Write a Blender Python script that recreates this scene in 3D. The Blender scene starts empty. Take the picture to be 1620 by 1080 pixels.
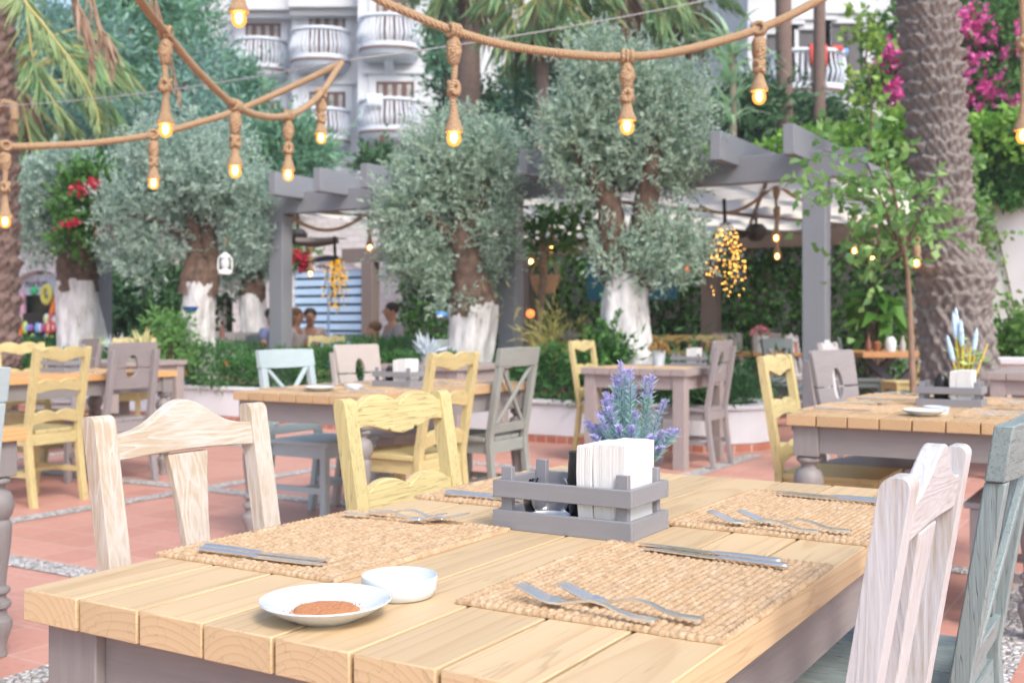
import bpy, math, random
import numpy as np
from mathutils import Vector, Matrix
R = math.radians
random.seed(7)
rng = np.random.default_rng(11)
sc = bpy.context.scene
col = sc.collection
# ------------------------------------------------------------------ frame of the place
# camera stands over the origin; everything on the terrace is laid out on two axes turned 31 degrees
HC = 1.11                      # eye height
F = 1764.0; CX = 810.0; HY = 511.0
A = R(31)
U = Vector((math.sin(A), math.cos(A), 0)); V = Vector((math.cos(A), -math.sin(A), 0))
def uv(u, v, z=0.0): return U*u + V*v + Vector((0, 0, z))
def at(px, py, d): return Vector(((px-CX)/F*d, d, HC-(py-HY)/F*d))
def gx(px, d): return (px-CX)/F*d
TH_T = -A                      # local y -> U, local x -> V
TH_V = R(-121)                 # local y -> V (faces right)
TH_NV = R(59)                  # local y -> -V (faces left)

# ------------------------------------------------------------------ material helpers
def newmat(name):
    m = bpy.data.materials.new(name); m.use_nodes = True
    nt = m.node_tree; b = nt.nodes['Principled BSDF']
    return m, nt, b
def nd(nt, t, ins=None, **kw):
    n = nt.nodes.new('ShaderNode'+({'Noise': 'TexNoise'}.get(t, t)))
    for k, v in kw.items(): setattr(n, k, v)
    for k, v in (ins or {}).items():
        s = n.inputs[k]
        if isinstance(v, bpy.types.NodeSocket): nt.links.new(v, s)
        else: s.default_value = v
    return n
def c4(c): return (c[0], c[1], c[2], 1)
def mixc(nt, fac, a, b, blend='MIX'):
    n = nt.nodes.new('ShaderNodeMix'); n.data_type = 'RGBA'; n.blend_type = blend
    for i, v in ((0, fac), (6, a), (7, b)):
        s = n.inputs[i]
        if isinstance(v, bpy.types.NodeSocket): nt.links.new(v, s)
        else: s.default_value = v if i == 0 else c4(v)
    return n.outputs[2]
def ramp(nt, fac, stops):
    n = nt.nodes.new('ShaderNodeValToRGB'); nt.links.new(fac, n.inputs[0])
    e = n.color_ramp.elements
    while len(e) < len(stops): e.new(0.5)
    for x, (p, c) in zip(e, stops):
        x.position = p; x.color = c4(c) if len(c) == 3 else c
    return n.outputs[0]
def bump(nt, b, h, s, d=0.01):
    n = nd(nt, 'Bump', {'Strength': s, 'Distance': d, 'Height': h}); nt.links.new(n.outputs[0], b.inputs['Normal'])
def coords(nt, scale=(1, 1, 1), kind='Object', rot=(0, 0, 0)):
    t = nt.nodes.new('ShaderNodeTexCoord')
    m = nd(nt, 'Mapping', {'Vector': t.outputs[kind], 'Scale': scale, 'Rotation': rot})
    return m.outputs[0]
def mulc(c, k): return tuple(min(1, x*k) for x in c)
AX = {'x': (2.2, 34, 34), 'y': (34, 2.2, 34), 'z': (34, 34, 2.2)}
def painted(name, c, ax='z', var=.1, rough=.6, wear=None, wamt=.62, bmp=.25, warm=None, crack=0.0):
    m, nt, b = newmat(name)
    v = coords(nt, AX[ax]); v2 = coords(nt, (5, 5, 5)); 
    oi = nt.nodes.new('ShaderNodeObjectInfo')
    n1 = nd(nt, 'Noise', {'Vector': v, 'Scale': 3.0, 'Detail': 5.0, 'Roughness': .65})
    n2 = nd(nt, 'Noise', {'Vector': v2, 'Scale': 1.3, 'Detail': 4.0})
    f = nd(nt, 'Math', {0: n1.outputs[0], 1: n2.outputs[0]}, operation='MULTIPLY_ADD'); f.inputs[2].default_value = -.02
    cc = ramp(nt, n1.outputs[0], [(.3, mulc(c, 1-var)), (.7, mulc(c, 1+var*.7))])
    cc = mixc(nt, ramp(nt, n2.outputs[0], [(.35, (0, 0, 0)), (.7, (.6, .6, .6))]), cc, warm or mulc(c, 1-var*1.1))
    if wear:
        n3 = nd(nt, 'Noise', {'Vector': coords(nt, tuple(x*.45 for x in AX[ax])), 'Scale': 1.6, 'Detail': 6.0, 'Roughness': .7})
        cc = mixc(nt, ramp(nt, n3.outputs[0], [(wamt, (0, 0, 0)), (wamt+.07, (.85, .85, .85))]), cc, wear)
    hgt = n1.outputs[0]
    if crack:   # open grain lines in the old paint
        n4 = nd(nt, 'Noise', {'Vector': coords(nt, tuple(x*(1.9 if x > 5 else 1.2) for x in AX[ax])), 'Scale': 2.2, 'Detail': 2.0, 'Roughness': .4, 'Distortion': .4})
        ln = ramp(nt, n4.outputs[0], [(.455, (0, 0, 0)), (.475, (1, 1, 1)), (.487, (1, 1, 1)), (.505, (0, 0, 0))])
        msk = nd(nt, 'Math', {0: ln, 1: n2.outputs[0]}, operation='MULTIPLY'); k_ = nd(nt, 'Math', {0: msk.outputs[0], 1: crack}, operation='MULTIPLY')
        cc = mixc(nt, k_.outputs[0], cc, mulc(c, .42)); hgt = nd(nt, 'Math', {0: n1.outputs[0], 1: msk.outputs[0]}, operation='SUBTRACT').outputs[0]
    nt.links.new(cc, b.inputs['Base Color']); b.inputs['Roughness'].default_value = rough
    bump(nt, b, hgt, bmp, .004)
    return m
def limed(name, wood, white, ax='z', bias=0.0):
    """white-washed brushed timber: pale paint held in a wavy grain"""
    m, nt, b = newmat(name)
    sc_ = {'x': (1.2, 11, 11), 'z': (11, 11, 1.2)}[ax]
    v = coords(nt, sc_)
    n0 = nd(nt, 'Noise', {'Vector': v, 'Scale': 1.1, 'Detail': 2.0})
    w = nd(nt, 'Math', {0: n0.outputs[0], 1: 17.0}, operation='MULTIPLY')
    fr = nd(nt, 'Math', {0: w.outputs[0]}, operation='FRACT')
    fine = nd(nt, 'Noise', {'Vector': coords(nt, tuple(x*9 for x in sc_)), 'Scale': 2.0, 'Detail': 4.0})
    big = nd(nt, 'Noise', {'Vector': coords(nt, (4, 4, 3)), 'Scale': 1.7, 'Detail': 3.0})
    l = ramp(nt, fr.outputs[0], [(.0, (.95, .95, .95)), (.16, (.55, .55, .55)), (.5, (.35, .35, .35)), (1, (.5, .5, .5))])
    s = nd(nt, 'Math', {0: l, 1: fine.outputs[0]}, operation='ADD')
    s2 = nd(nt, 'Math', {0: s.outputs[0], 1: big.outputs[0]}, operation='ADD')
    s3 = nd(nt, 'Math', {0: s2.outputs[0], 1: -.93+bias}, operation='ADD')
    cc = ramp(nt, s3.outputs[0], [(.22, wood), (.42, tuple((a*.4+d*.6) for a, d in zip(wood, white))), (.62, white)])
    nt.links.new(cc, b.inputs['Base Color']); b.inputs['Roughness'].default_value = .65
    bump(nt, b, s.outputs[0], .35, .003)
    return m
def pine(name, dark, light, mid):
    """solid planks with the growth rings of each plank about its own centre (grain along local y)"""
    m, nt, b = newmat(name)
    g = nt.nodes.new('ShaderNodeNewGeometry')
    t = nt.nodes.new('ShaderNodeTexCoord')
    rv = nd(nt, 'CombineXYZ', {0: g.outputs['Random Per Island'], 1: 0.0, 2: g.outputs['Random Per Island']})
    off = nd(nt, 'VectorMath', {0: rv.outputs[0], 1: (3.7, 9.0, 1.9)}, operation='MULTIPLY')
    p = nd(nt, 'VectorMath', {0: t.outputs['Object'], 1: off.outputs[0]}, operation='ADD')
    st = nd(nt, 'Mapping', {'Vector': p.outputs[0], 'Scale': (4, .8, 4)})
    n0 = nd(nt, 'Noise', {'Vector': st.outputs[0], 'Scale': 1.0, 'Detail': 2.0, 'Roughness': .4})
    sx = nd(nt, 'SeparateXYZ', {0: t.outputs['Object']})
    fx = nd(nt, 'Math', {0: nd(nt, 'Math', {0: sx.outputs[0], 1: .1112}, operation='DIVIDE').outputs[0]}, operation='FRACT')
    xl_ = nd(nt, 'Math', {0: fx.outputs[0], 1: .1112, 2: -.055}, operation='MULTIPLY_ADD')
    xo = nd(nt, 'MapRange', {'Value': g.outputs['Random Per Island'], 'To Min': -.06, 'To Max': .06})
    zo = nd(nt, 'Math', {0: nd(nt, 'Math', {0: g.outputs['Random Per Island'], 1: 7.0}, operation='MULTIPLY').outputs[0]}, operation='FRACT')
    zc = nd(nt, 'Math', {0: sx.outputs[2], 1: nd(nt, 'Math', {0: zo.outputs[0], 1: .09, 2: -.70}, operation='MULTIPLY_ADD').outputs[0]}, operation='ADD')
    xx = nd(nt, 'Math', {0: xl_.outputs[0], 1: xo.outputs[0]}, operation='ADD')
    rv2 = nd(nt, 'CombineXYZ', {0: xx.outputs[0], 1: 0.0, 2: zc.outputs[0]})
    ln = nd(nt, 'VectorMath', {0: rv2.outputs[0]}, operation='LENGTH')
    k = nd(nt, 'Math', {0: ln.outputs['Value'], 1: 95.0, 2: nd(nt, 'Math', {0: n0.outputs[0], 1: 7.0}, operation='MULTIPLY').outputs[0]}, operation='MULTIPLY_ADD')
    sn = nd(nt, 'Math', {0: k.outputs[0]}, operation='FRACT')
    lines = ramp(nt, sn.outputs[0], [(0, light), (.62, mid), (.9, dark), (1, light)])
    fn = nd(nt, 'Noise', {'Vector': nd(nt, 'Mapping', {'Vector': p.outputs[0], 'Scale': (160, 4, 160)}).outputs[0], 'Scale': 1.0, 'Detail': 3.0})
    cc = mixc(nt, ramp(nt, fn.outputs[0], [(.35, (.35, .35, .35)), (.65, (0, 0, 0))]), lines, mid)
    lt = nd(nt, 'HueSaturation', {'Color': cc}); 
    va = nd(nt, 'MapRange', {'Value': g.outputs['Random Per Island'], 'To Min': .90, 'To Max': 1.07}); nt.links.new(va.outputs[0], lt.inputs['Value'])
    vo = nd(nt, 'TexVoronoi', {'Vector': nd(nt, 'Mapping', {'Vector': p.outputs[0], 'Scale': (4.2, 1.5, 4.2)}).outputs[0], 'Scale': 1.0})
    kn_ = ramp(nt, vo.outputs['Distance'], [(.0, (1, 1, 1)), (.035, (.75, .75, .75)), (.05, (0, 0, 0))])
    ck = nd(nt, 'Noise', {'Vector': nd(nt, 'Mapping', {'Vector': p.outputs[0], 'Scale': (26, 1.3, 26)}).outputs[0], 'Scale': 1.0, 'Detail': 2.0, 'Distortion': .3})
    ln_ = ramp(nt, ck.outputs[0], [(.462, (0, 0, 0)), (.474, (.5, .5, .5)), (.482, (0, 0, 0))])
    st_ = nd(nt, 'Noise', {'Vector': nd(nt, 'Mapping', {'Vector': p.outputs[0], 'Scale': (5, 2.2, 5)}).outputs[0], 'Scale': 1.0, 'Detail': 4.0})
    c2 = mixc(nt, ramp(nt, st_.outputs[0], [(.48, (0, 0, 0)), (.72, (.45, .45, .45))]), lt.outputs[0], mulc(mid, .82))
    c2 = mixc(nt, ln_, c2, mulc(dark, .62)); c2 = mixc(nt, kn_, c2, mulc(dark, .5))
    nt.links.new(c2, b.inputs['Base Color'])
    b.inputs['Roughness'].default_value = .5
    bump(nt, b, fn.outputs[0], .12, .002)
    return m
def plain(name, c, rough=.5, metal=0.0, emit=None, es=0.0, trans=0.0, ior=1.45, var=.06, scale=8.0, bmp=.0, coat=0.0):
    m, nt, b = newmat(name)
    n = nd(nt, 'Noise', {'Vector': coords(nt), 'Scale': scale, 'Detail': 4.0})
    cc = ramp(nt, n.outputs[0], [(.3, mulc(c, 1-var)), (.7, mulc(c, 1+var))])
    nt.links.new(cc, b.inputs['Base Color'])
    b.inputs['Roughness'].default_value = rough; b.inputs['Metallic'].default_value = metal
    b.inputs['Transmission Weight'].default_value = trans; b.inputs['IOR'].default_value = ior
    b.inputs['Coat Weight'].default_value = coat
    if emit: b.inputs['Emission Color'].default_value = c4(emit); b.inputs['Emission Strength'].default_value = es
    if bmp: bump(nt, b, n.outputs[0], bmp, .01)
    return m
def leafmat(name, cols, tr=.25, rough=.55):
    m, nt, b = newmat(name)
    g = nt.nodes.new('ShaderNodeNewGeometry')
    stops = [(i/(max(1, len(cols)-1)), c) for i, c in enumerate(cols)]
    cc = ramp(nt, g.outputs['Random Per Island'], stops)
    nt.links.new(cc, b.inputs['Base Color']); b.inputs['Roughness'].default_value = rough
    t = nd(nt, 'BsdfTranslucent', {'Color': cc}); mx = nd(nt, 'MixShader', {0: tr})
    nt.links.new(b.outputs[0], mx.inputs[1]); nt.links.new(t.outputs[0], mx.inputs[2])
    nt.links.new(mx.outputs[0], nt.nodes['Material Output'].inputs['Surface'])
    return m
def glassy(name, tint=(.9, .95, 1), mixf=.12, rough=.02):
    m, nt, b = newmat(name)
    t = nd(nt, 'BsdfTransparent', {'Color': c4(tint)}); gl = nd(nt, 'BsdfGlossy', {'Roughness': rough})
    fr = nd(nt, 'Fresnel', {'IOR': 1.45}); ad = nd(nt, 'Math', {0: fr.outputs[0], 1: mixf}, operation='ADD')
    mx = nd(nt, 'MixShader', {0: ad.outputs[0], 1: t.outputs[0], 2: gl.outputs[0]})
    nt.links.new(mx.outputs[0], nt.nodes['Material Output'].inputs['Surface'])
    return m

# ------------------------------------------------------------------ geometry helpers
class MB:
    def __init__(s): s.v = []; s.f = []; s.m = []
    def add(s, vs, fs, mi=0):
        o = len(s.v); s.v += [tuple(p) for p in vs]; s.f += [tuple(i+o for i in f) for f in fs]; s.m += [mi]*len(fs); return s
    def box(s, x0, x1, y0, y1, z0, z1, mi=0):
        return s.add([(x0,y0,z0),(x1,y0,z0),(x1,y1,z0),(x0,y1,z0),(x0,y0,z1),(x1,y0,z1),(x1,y1,z1),(x0,y1,z1)],
              [(3,2,1,0),(4,5,6,7),(0,1,5,4),(1,2,6,5),(2,3,7,6),(3,0,4,7)], mi)
    def prism(s, poly, a0, a1, plane='xz', mi=0):
        """polygon in a plane, extruded along the third axis from a0 to a1"""
        n = len(poly)
        def P(p, a): return {'xz': (p[0], a, p[1]), 'xy': (p[0], p[1], a), 'yz': (a, p[0], p[1])}[plane]
        vs = [P(p, a0) for p in poly]+[P(p, a1) for p in poly]
        ar = sum(poly[i][0]*poly[(i+1)%n][1]-poly[(i+1)%n][0]*poly[i][1] for i in range(n))
        flip = (ar > 0) == (plane == 'xz')
        f = [tuple(range(n)), tuple(range(2*n-1, n-1, -1))]+[(i, n+i, n+(i+1)%n, (i+1)%n) for i in range(n)]
        if not flip: f = [tuple(reversed(q)) for q in f]
        return s.add(vs, f, mi)
    def bar(s, p0, p1, w, h, up=(0, 0, 1), mi=0):
        p0 = Vector(p0); p1 = Vector(p1); d = (p1-p0).normalized(); up = Vector(up)
        a = d.cross(up)
        if a.length < 1e-4: a = d.cross(Vector((0, 1, 0)))
        a.normalize(); b = a.cross(d).normalized()
        q = [(-w/2,-h/2),(w/2,-h/2),(w/2,h/2),(-w/2,h/2)]
        vs = [p0+a*x+b*y for x, y in q]+[p1+a*x+b*y for x, y in q]
        return s.add(vs, [(3,2,1,0),(4,5,6,7),(0,1,5,4),(1,2,6,5),(2,3,7,6),(3,0,4,7)][::1], mi)
    def tube(s, pts, rad, n=8, cap=True, mi=0, wob=0.0):
        pts = [Vector(p) for p in pts]; k = len(pts)
        if not hasattr(rad, '__len__'): rad = [rad]*k
        vs = []; prev = None
        for i, p in enumerate(pts):
            d = (pts[min(i+1, k-1)]-pts[max(i-1, 0)]).normalized()
            a = (prev-d*prev.dot(d)) if prev is not None else d.cross(Vector((0, 0, 1)) if abs(d.z) < .9 else Vector((0, 1, 0)))
            if a.length < 1e-5: a = d.cross(Vector((1, 0, 0)))
            a.normalize(); prev = a; b = d.cross(a)
            for j in range(n):
                t = 2*math.pi*j/n; r = rad[i]*(1+wob*(random.random()-.5))
                vs.append(p+a*math.cos(t)*r+b*math.sin(t)*r)
        fs = [(i*n+j, i*n+(j+1)%n, (i+1)*n+(j+1)%n, (i+1)*n+j) for i in range(k-1) for j in range(n)]
        if cap: fs += [tuple(range(n-1, -1, -1)), tuple((k-1)*n+j for j in range(n))]
        return s.add(vs, fs, mi)
    def lathe(s, prof, n=24, c=(0, 0, 0), mi=0, cap=True, wob=None):
        vs = []
        for r, z in prof:
            for j in range(n):
                t = 2*math.pi*j/n; rr = r*(wob(t, z) if wob else 1)
                vs.append((c[0]+rr*math.cos(t), c[1]+rr*math.sin(t), c[2]+z))
        k = len(prof)
        fs = [(i*n+j, i*n+(j+1)%n, (i+1)*n+(j+1)%n, (i+1)*n+j) for i in range(k-1) for j in range(n)]
        if cap: fs += [tuple(range(n-1, -1, -1)), tuple((k-1)*n+j for j in range(n))]
        return s.add(vs, fs, mi)
    def ball(s, c, r, n=10, k=7, mi=0):
        r = r if hasattr(r, '__len__') else (r, r, r)
        vs = [(c[0], c[1], c[2]-r[2])]
        for i in range(1, k):
            a = -math.pi/2+math.pi*i/k
            for j in range(n):
                t = 2*math.pi*j/n; vs.append((c[0]+r[0]*math.cos(a)*math.cos(t), c[1]+r[1]*math.cos(a)*math.sin(t), c[2]+r[2]*math.sin(a)))
        vs.append((c[0], c[1], c[2]+r[2])); e = len(vs)-1
        fs = [(0, 1+(j+1)%n, 1+j) for j in range(n)]+[(1+i*n+j, 1+i*n+(j+1)%n, 1+(i+1)*n+(j+1)%n, 1+(i+1)*n+j) for i in range(k-2) for j in range(n)]
        fs += [(1+(k-2)*n+j, 1+(k-2)*n+(j+1)%n, e) for j in range(n)]
        return s.add(vs, fs, mi)
    def warp(s, fn): s.v = [tuple(fn(*p)) for p in s.v]; return s
    def build(s, name, mats, parent=None, bev=0.0, smooth=38, sub=0, seg=2):
        me = bpy.data.meshes.new(name); me.from_pydata(s.v, [], s.f)
        for m in (mats if isinstance(mats, (list, tuple)) else [mats]): me.materials.append(m)
        if max(s.m, default=0) > 0: me.polygons.foreach_set('material_index', s.m)
        if smooth:
            me.shade_smooth(); me.set_sharp_from_angle(angle=R(smooth))
        me.update()
        o = bpy.data.objects.new(name, me); col.objects.link(o)
        if parent: o.parent = parent
        if bev:
            b = o.modifiers.new('bevel', 'BEVEL'); b.width = bev; b.segments = seg; b.limit_method = 'ANGLE'; b.angle_limit = R(40); b.harden_normals = False
        return o
def tag(o, label, cat, group=None, kind=None):
    if label: o['label'] = label
    if cat: o['category'] = cat
    if group: o['group'] = group
    if kind: o['kind'] = kind
    return o
def thing(name, label, cat, loc=(0, 0, 0), rz=0.0, group=None):
    o = bpy.data.objects.new(name, None); col.objects.link(o); o.empty_display_size = .1
    o.location = loc; o.rotation_euler = (0, 0, rz)
    return tag(o, label, cat, group)
def structure(name, mb, m, **k):
    o = mb.build(name, m, **k); o['kind'] = 'structure'; return o
KIDS = {}
def kids(o): return [c for c in bpy.data.objects if c.parent == o]
def dup(root, loc, rz, label, group=None, cat=None):
    """copy of a thing with its parts and sub-parts"""
    r = root.copy(); col.objects.link(r); r.location = loc; r.rotation_euler = (0, 0, rz); r['label'] = label
    if group: r['group'] = group
    for c in kids(root):
        d = c.copy(); col.objects.link(d); d.parent = r
        for g in kids(c):
            e = g.copy(); col.objects.link(e); e.parent = d
    return r
def nrm(a): return a/np.maximum(np.linalg.norm(a, axis=1, keepdims=True), 1e-9)
def leaf_mesh(name, P, D, L, W, mat, parent=None, fold=.2, mid=.5, flat=None, curve=0.0):
    """many leaf blades: base, two shoulders, tip"""
    P = np.asarray(P, float); D = nrm(np.asarray(D, float)); n = len(P)
    L = np.broadcast_to(np.asarray(L, float).reshape(-1, 1), (n, 1)); W = np.broadcast_to(np.asarray(W, float).reshape(-1, 1), (n, 1))
    ref = rng.normal(size=(n, 3)) if flat is None else np.asarray(flat)+rng.normal(size=(n, 3))*.35
    S = nrm(np.cross(D, ref)); N = np.cross(S, D)
    v = np.empty((n, 4, 3))
    v[:, 0] = P; v[:, 1] = P+D*L*mid+S*W*.5+N*W*fold; v[:, 2] = P+D*L-N*L*curve; v[:, 3] = P+D*L*mid-S*W*.5+N*W*fold
    me = bpy.data.meshes.new(name)
    me.vertices.add(n*4); me.vertices.foreach_set('co', v.reshape(-1))
    me.loops.add(n*4); me.loops.foreach_set('vertex_index', np.arange(n*4, dtype=np.int32))
    me.polygons.add(n); me.polygons.foreach_set('loop_start', np.arange(0, n*4, 4, dtype=np.int32)); me.polygons.foreach_set('loop_total', np.full(n, 4, dtype=np.int32))
    me.update(calc_edges=True); me.validate()
    me.materials.append(mat)
    o = bpy.data.objects.new(name, me); col.objects.link(o)
    if parent: o.parent = parent
    return o
def sprigs(clumps, n, sl=.25, per=9, spread=.55, up=.35, shell=.45, opp=True):
    """twigs spread through ellipsoid clumps (cx,cy,cz,rx,ry,rz,weight); returns leaf bases and directions"""
    cl = np.array([c if len(c) == 7 else tuple(c)+(c[3]*c[4]*c[5],) for c in clumps], float)
    w = cl[:, 6]/cl[:, 6].sum()
    k = rng.choice(len(cl), n, p=w)
    d = nrm(rng.normal(size=(n, 3)))
    r = rng.random((n, 1))**shell
    r *= 1+.13*np.clip(rng.normal(size=(n, 1)), -2, 1.6)
    C = cl[k, :3]; RR = cl[k, 3:6]
    base = C+d*RR*r
    dirn = nrm(d*spread+np.array([0, 0, up])+rng.normal(size=(n, 3))*.45)
    t = (np.arange(per)+.5)/per
    lng = np.where(rng.random((n, 1, 1)) < .07, 2.1, 1.0)
    P = base[:, None, :]+dirn[:, None, :]*(t[None, :, None]*sl*lng*(.6+.8*rng.random((n, 1, 1))))
    LD = dirn[:, None, :]*.75+rng.normal(size=(n, per, 3))*.55
    return P.reshape(-1, 3), LD.reshape(-1, 3)

# ------------------------------------------------------------------ camera, light, world
cam = bpy.data.cameras.new('camera'); co = bpy.data.objects.new('camera', cam); col.objects.link(co); sc.camera = co
co.location = (0, 0, HC); co.rotation_euler = (R(90), 0, 0)
cam.sensor_width = 36; cam.lens = 36*F/1620; cam.shift_y = -29/1620; cam.clip_start = .05; cam.clip_end = 600
cam.dof.use_dof = True; cam.dof.focus_distance = 1.62; cam.dof.aperture_fstop = 7.5
w = bpy.data.worlds.new('World'); sc.world = w; w.use_nodes = True; nt = w.node_tree
sky = nt.nodes.new('ShaderNodeTexSky'); sky.sky_type = 'NISHITA'; sky.sun_disc = False
SUN_EL = R(46); SUN_AZ = R(150)        # azimuth clockwise from +Y: high behind the viewer's right shoulder, veiled by haze
sky.sun_elevation = SUN_EL; sky.sun_rotation = SUN_AZ; sky.air_density = 1.0; sky.dust_density = 3.0; sky.ozone_density = .6
hsv = nt.nodes.new('ShaderNodeHueSaturation'); hsv.inputs['Saturation'].default_value = .9; nt.links.new(sky.outputs[0], hsv.inputs['Color'])   # milky, hazy sky
nt.links.new(hsv.outputs[0], nt.nodes['Background'].inputs[0]); nt.nodes['Background'].inputs[1].default_value = .15
sl = bpy.data.lights.new('sun', 'SUN'); sl.energy = 1.35; sl.angle = R(18); sl.color = (1, .95, .89)
so = bpy.data.objects.new('sun', sl); col.objects.link(so)
sd = Vector((math.sin(SUN_AZ)*math.cos(SUN_EL), math.cos(SUN_AZ)*math.cos(SUN_EL), math.sin(SUN_EL)))
so.rotation_euler = sd.to_track_quat('Z', 'Y').to_euler(); so.location = sd*40
sc.view_settings.view_transform = 'Standard'; sc.view_settings.look = 'None'; sc.view_settings.gamma = 1
sc.view_settings.exposure = 1.0
sc.cycles.use_denoising = True
sc.cycles.max_bounces = 8; sc.cycles.transparent_max_bounces = 12; sc.cycles.sample_clamp_indirect = 6

# ------------------------------------------------------------------ materials
PINE = pine('pine_top', (.51, .35, .195), (.60, .45, .27), (.58, .425, .25))
PINE_B = pine('aged_pine_top', (.43, .275, .14), (.55, .385, .215), (.52, .35, .19))
PINE_O = pine('orange_pine_top', (.50, .25, .09), (.72, .42, .19), (.64, .36, .15))
GREY = {a: painted('taupe_paint_'+a, (.25, .232, .228), a, .1, .55) for a in 'xyz'}
GREYC = {a: painted('taupe_chair_paint_'+a, (.295, .268, .272), a, .1, .55, crack=.5) for a in 'xyz'}
CRATE = {a: painted('grey_crate_paint_'+a, (.245, .245, .268), a, .07, .5, bmp=.15) for a in 'xyz'}
YEL = {a: painted('straw_yellow_paint_'+a, (.60, .50, .24), a, .10, .55, bmp=.5, crack=1.1) for a in 'xyz'}
BLUE = {a: painted('grey_blue_paint_'+a, (.245, .305, .31), a, .1, .55, wear=(.30, .29, .26), wamt=.66, bmp=.45, crack=1.2) for a in 'xyz'}
LBLUE = {a: painted('pale_blue_paint_'+a, (.42, .515, .54), a, .08, .55) for a in 'xyz'}
SAGE = {a: painted('sage_grey_paint_'+a, (.29, .31, .285), a, .1, .55, crack=.6) for a in 'xyz'}
BEIGE = {a: painted('greige_paint_'+a, (.47, .42, .39), a, .07, .55) for a in 'xyz'}
TEAL = {a: painted('dark_sage_paint_'+a, (.14, .18, .18), a, .1, .6) for a in 'xyz'}
OCHRE = {a: painted('ochre_yellow_paint_'+a, (.52, .37, .12), a, .08, .6) for a in 'xyz'}
LIME = {a: limed('limed_wood_'+a, (.45, .36, .265), (.545, .50, .445), a, -.13) for a in 'xz'}; LIME['y'] = LIME['x']
LIMEW = {a: limed('thick_limed_wood_'+a, (.41, .36, .31), (.51, .51, .53), a, .03) for a in 'xz'}; LIMEW['y'] = LIMEW['x']
WHITEP = plain('white_porcelain', (.62, .68, .725), .12, coat=.3, var=.01)
PAPER = plain('paper_napkin', (.70, .70, .70), .85, var=.02, scale=60, bmp=.05)
STEEL = plain('polished_steel', (.95, .90, .82), .31, metal=1.0, var=.03)
BLACK = plain('black_wood', (.02, .018, .018), .35, var=.2)
DARKM = plain('dark_metal', (.035, .032, .03), .5, var=.2)
GLASS = glassy('clear_glass', (.965, .975, .99), .03)
POWDER = plain('coffee_grounds', (.50, .215, .095), .95, var=.12, scale=180, bmp=.6)
GREYPOT = plain('grey_pot', (.32, .31, .31), .7, var=.08)
SKIN = plain('skin', (.50, .27, .18), .5, var=.05)
def rope_mat():
    m, nt, b = newmat('jute_rope')
    v = coords(nt, (1, 1, 1))
    wv = nd(nt, 'TexWave', {'Vector': v, 'Scale': 55.0, 'Distortion': 3.0, 'Detail': 2.0}, wave_type='BANDS', bands_direction='DIAGONAL')
    n = nd(nt, 'Noise', {'Vector': v, 'Scale': 160.0, 'Detail': 3.0})
    cc = ramp(nt, n.outputs[0], [(.3, (.38, .25, .145)), (.7, (.61, .44, .28))])
    cc = mixc(nt, wv.outputs[1], mulc((.38, .245, .14), 1), cc)
    nt.links.new(cc, b.inputs['Base Color']); b.inputs['Roughness'].default_value = .9
    bump(nt, b, wv.outputs[1], .7, .006); return m
ROPE = rope_mat()

# ================================================================== GROUND
def tile_mat():
    m, nt, b = newmat('terracotta_tiles')
    v = coords(nt, (1, 1, 1))
    br = nd(nt, 'TexBrick', {'Vector': v, 'Scale': 1.0, 'Mortar Size': .0036, 'Mortar Smooth': .3, 'Bias': 0.0, 'Brick Width': .2588, 'Row Height': .2588,
        'Color1': (.48, .22, .17, 1), 'Color2': (.58, .295, .235, 1), 'Mortar': (.58, .44, .40, 1)}, offset=0.0)
    n = nd(nt, 'Noise', {'Vector': v, 'Scale': 1.1, 'Detail': 5.0}); n2 = nd(nt, 'Noise', {'Vector': v, 'Scale': 26.0, 'Detail': 4.0})
    cc = mixc(nt, ramp(nt, n.outputs[0], [(.35, (0, 0, 0)), (.7, (.55, .55, .55))]), br.outputs[0], (.55, .31, .25))
    cc = mixc(nt, ramp(nt, n2.outputs[0], [(.5, (0, 0, 0)), (.75, (.35, .35, .35))]), cc, (.40, .16, .11))
    nt.links.new(cc, b.inputs['Base Color']); b.inputs['Roughness'].default_value = .5
    h = nd(nt, 'Math', {0: br.outputs[1], 1: -.4, 2: 0.0}, operation='MULTIPLY'); a = nd(nt, 'Math', {0: h.outputs[0], 1: n2.outputs[0]}, operation='ADD')
    bump(nt, b, a.outputs[0], .12, .004); return m
def pebble_mat():
    m, nt, b = newmat('white_pebbles')
    v = coords(nt)
    vo = nd(nt, 'TexVoronoi', {'Vector': v, 'Scale': 42.0}); de = nd(nt, 'TexVoronoi', {'Vector': v, 'Scale': 42.0}, feature='DISTANCE_TO_EDGE')
    hs = nd(nt, 'SeparateColor', {0: vo.outputs['Color']})
    cc = ramp(nt, hs.outputs[0], [(0, (.30, .29, .29)), (.3, (.62, .60, .58)), (1, (.82, .81, .80))])
    cc = mixc(nt, ramp(nt, de.outputs[0], [(.02, (1, 1, 1)), (.09, (0, 0, 0))]), cc, (.27, .24, .22))
    nt.links.new(cc, b.inputs['Base Color']); b.inputs['Roughness'].default_value = .5
    bump(nt, b, ramp(nt, de.outputs[0], [(0, (0, 0, 0)), (.25, (1, 1, 1))]), .9, .012); return m
EARTH = plain('earth', (.16, .12, .08), .95, var=.25, scale=1.5, bmp=.3)
def sheet(x0, x1, y0, y1, z): return MB().add([(x0, y0, z), (x1, y0, z), (x1, y1, z), (x0, y1, z)], [(0, 1, 2, 3)])
g = structure('ground', sheet(-88, 88, -38, 98, -.012), EARTH, smooth=0)
fl = structure('terrace_floor', sheet(-32, 20, -6, 17.4, 0), tile_mat(), smooth=0); fl.rotation_euler = (0, 0, TH_T)
PEB = pebble_mat()
pm = MB()
vl = [-5.63+2.55*k for k in range(-4, 6)]; ul = [3.26+2.07*k for k in range(-3, 3)]
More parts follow.
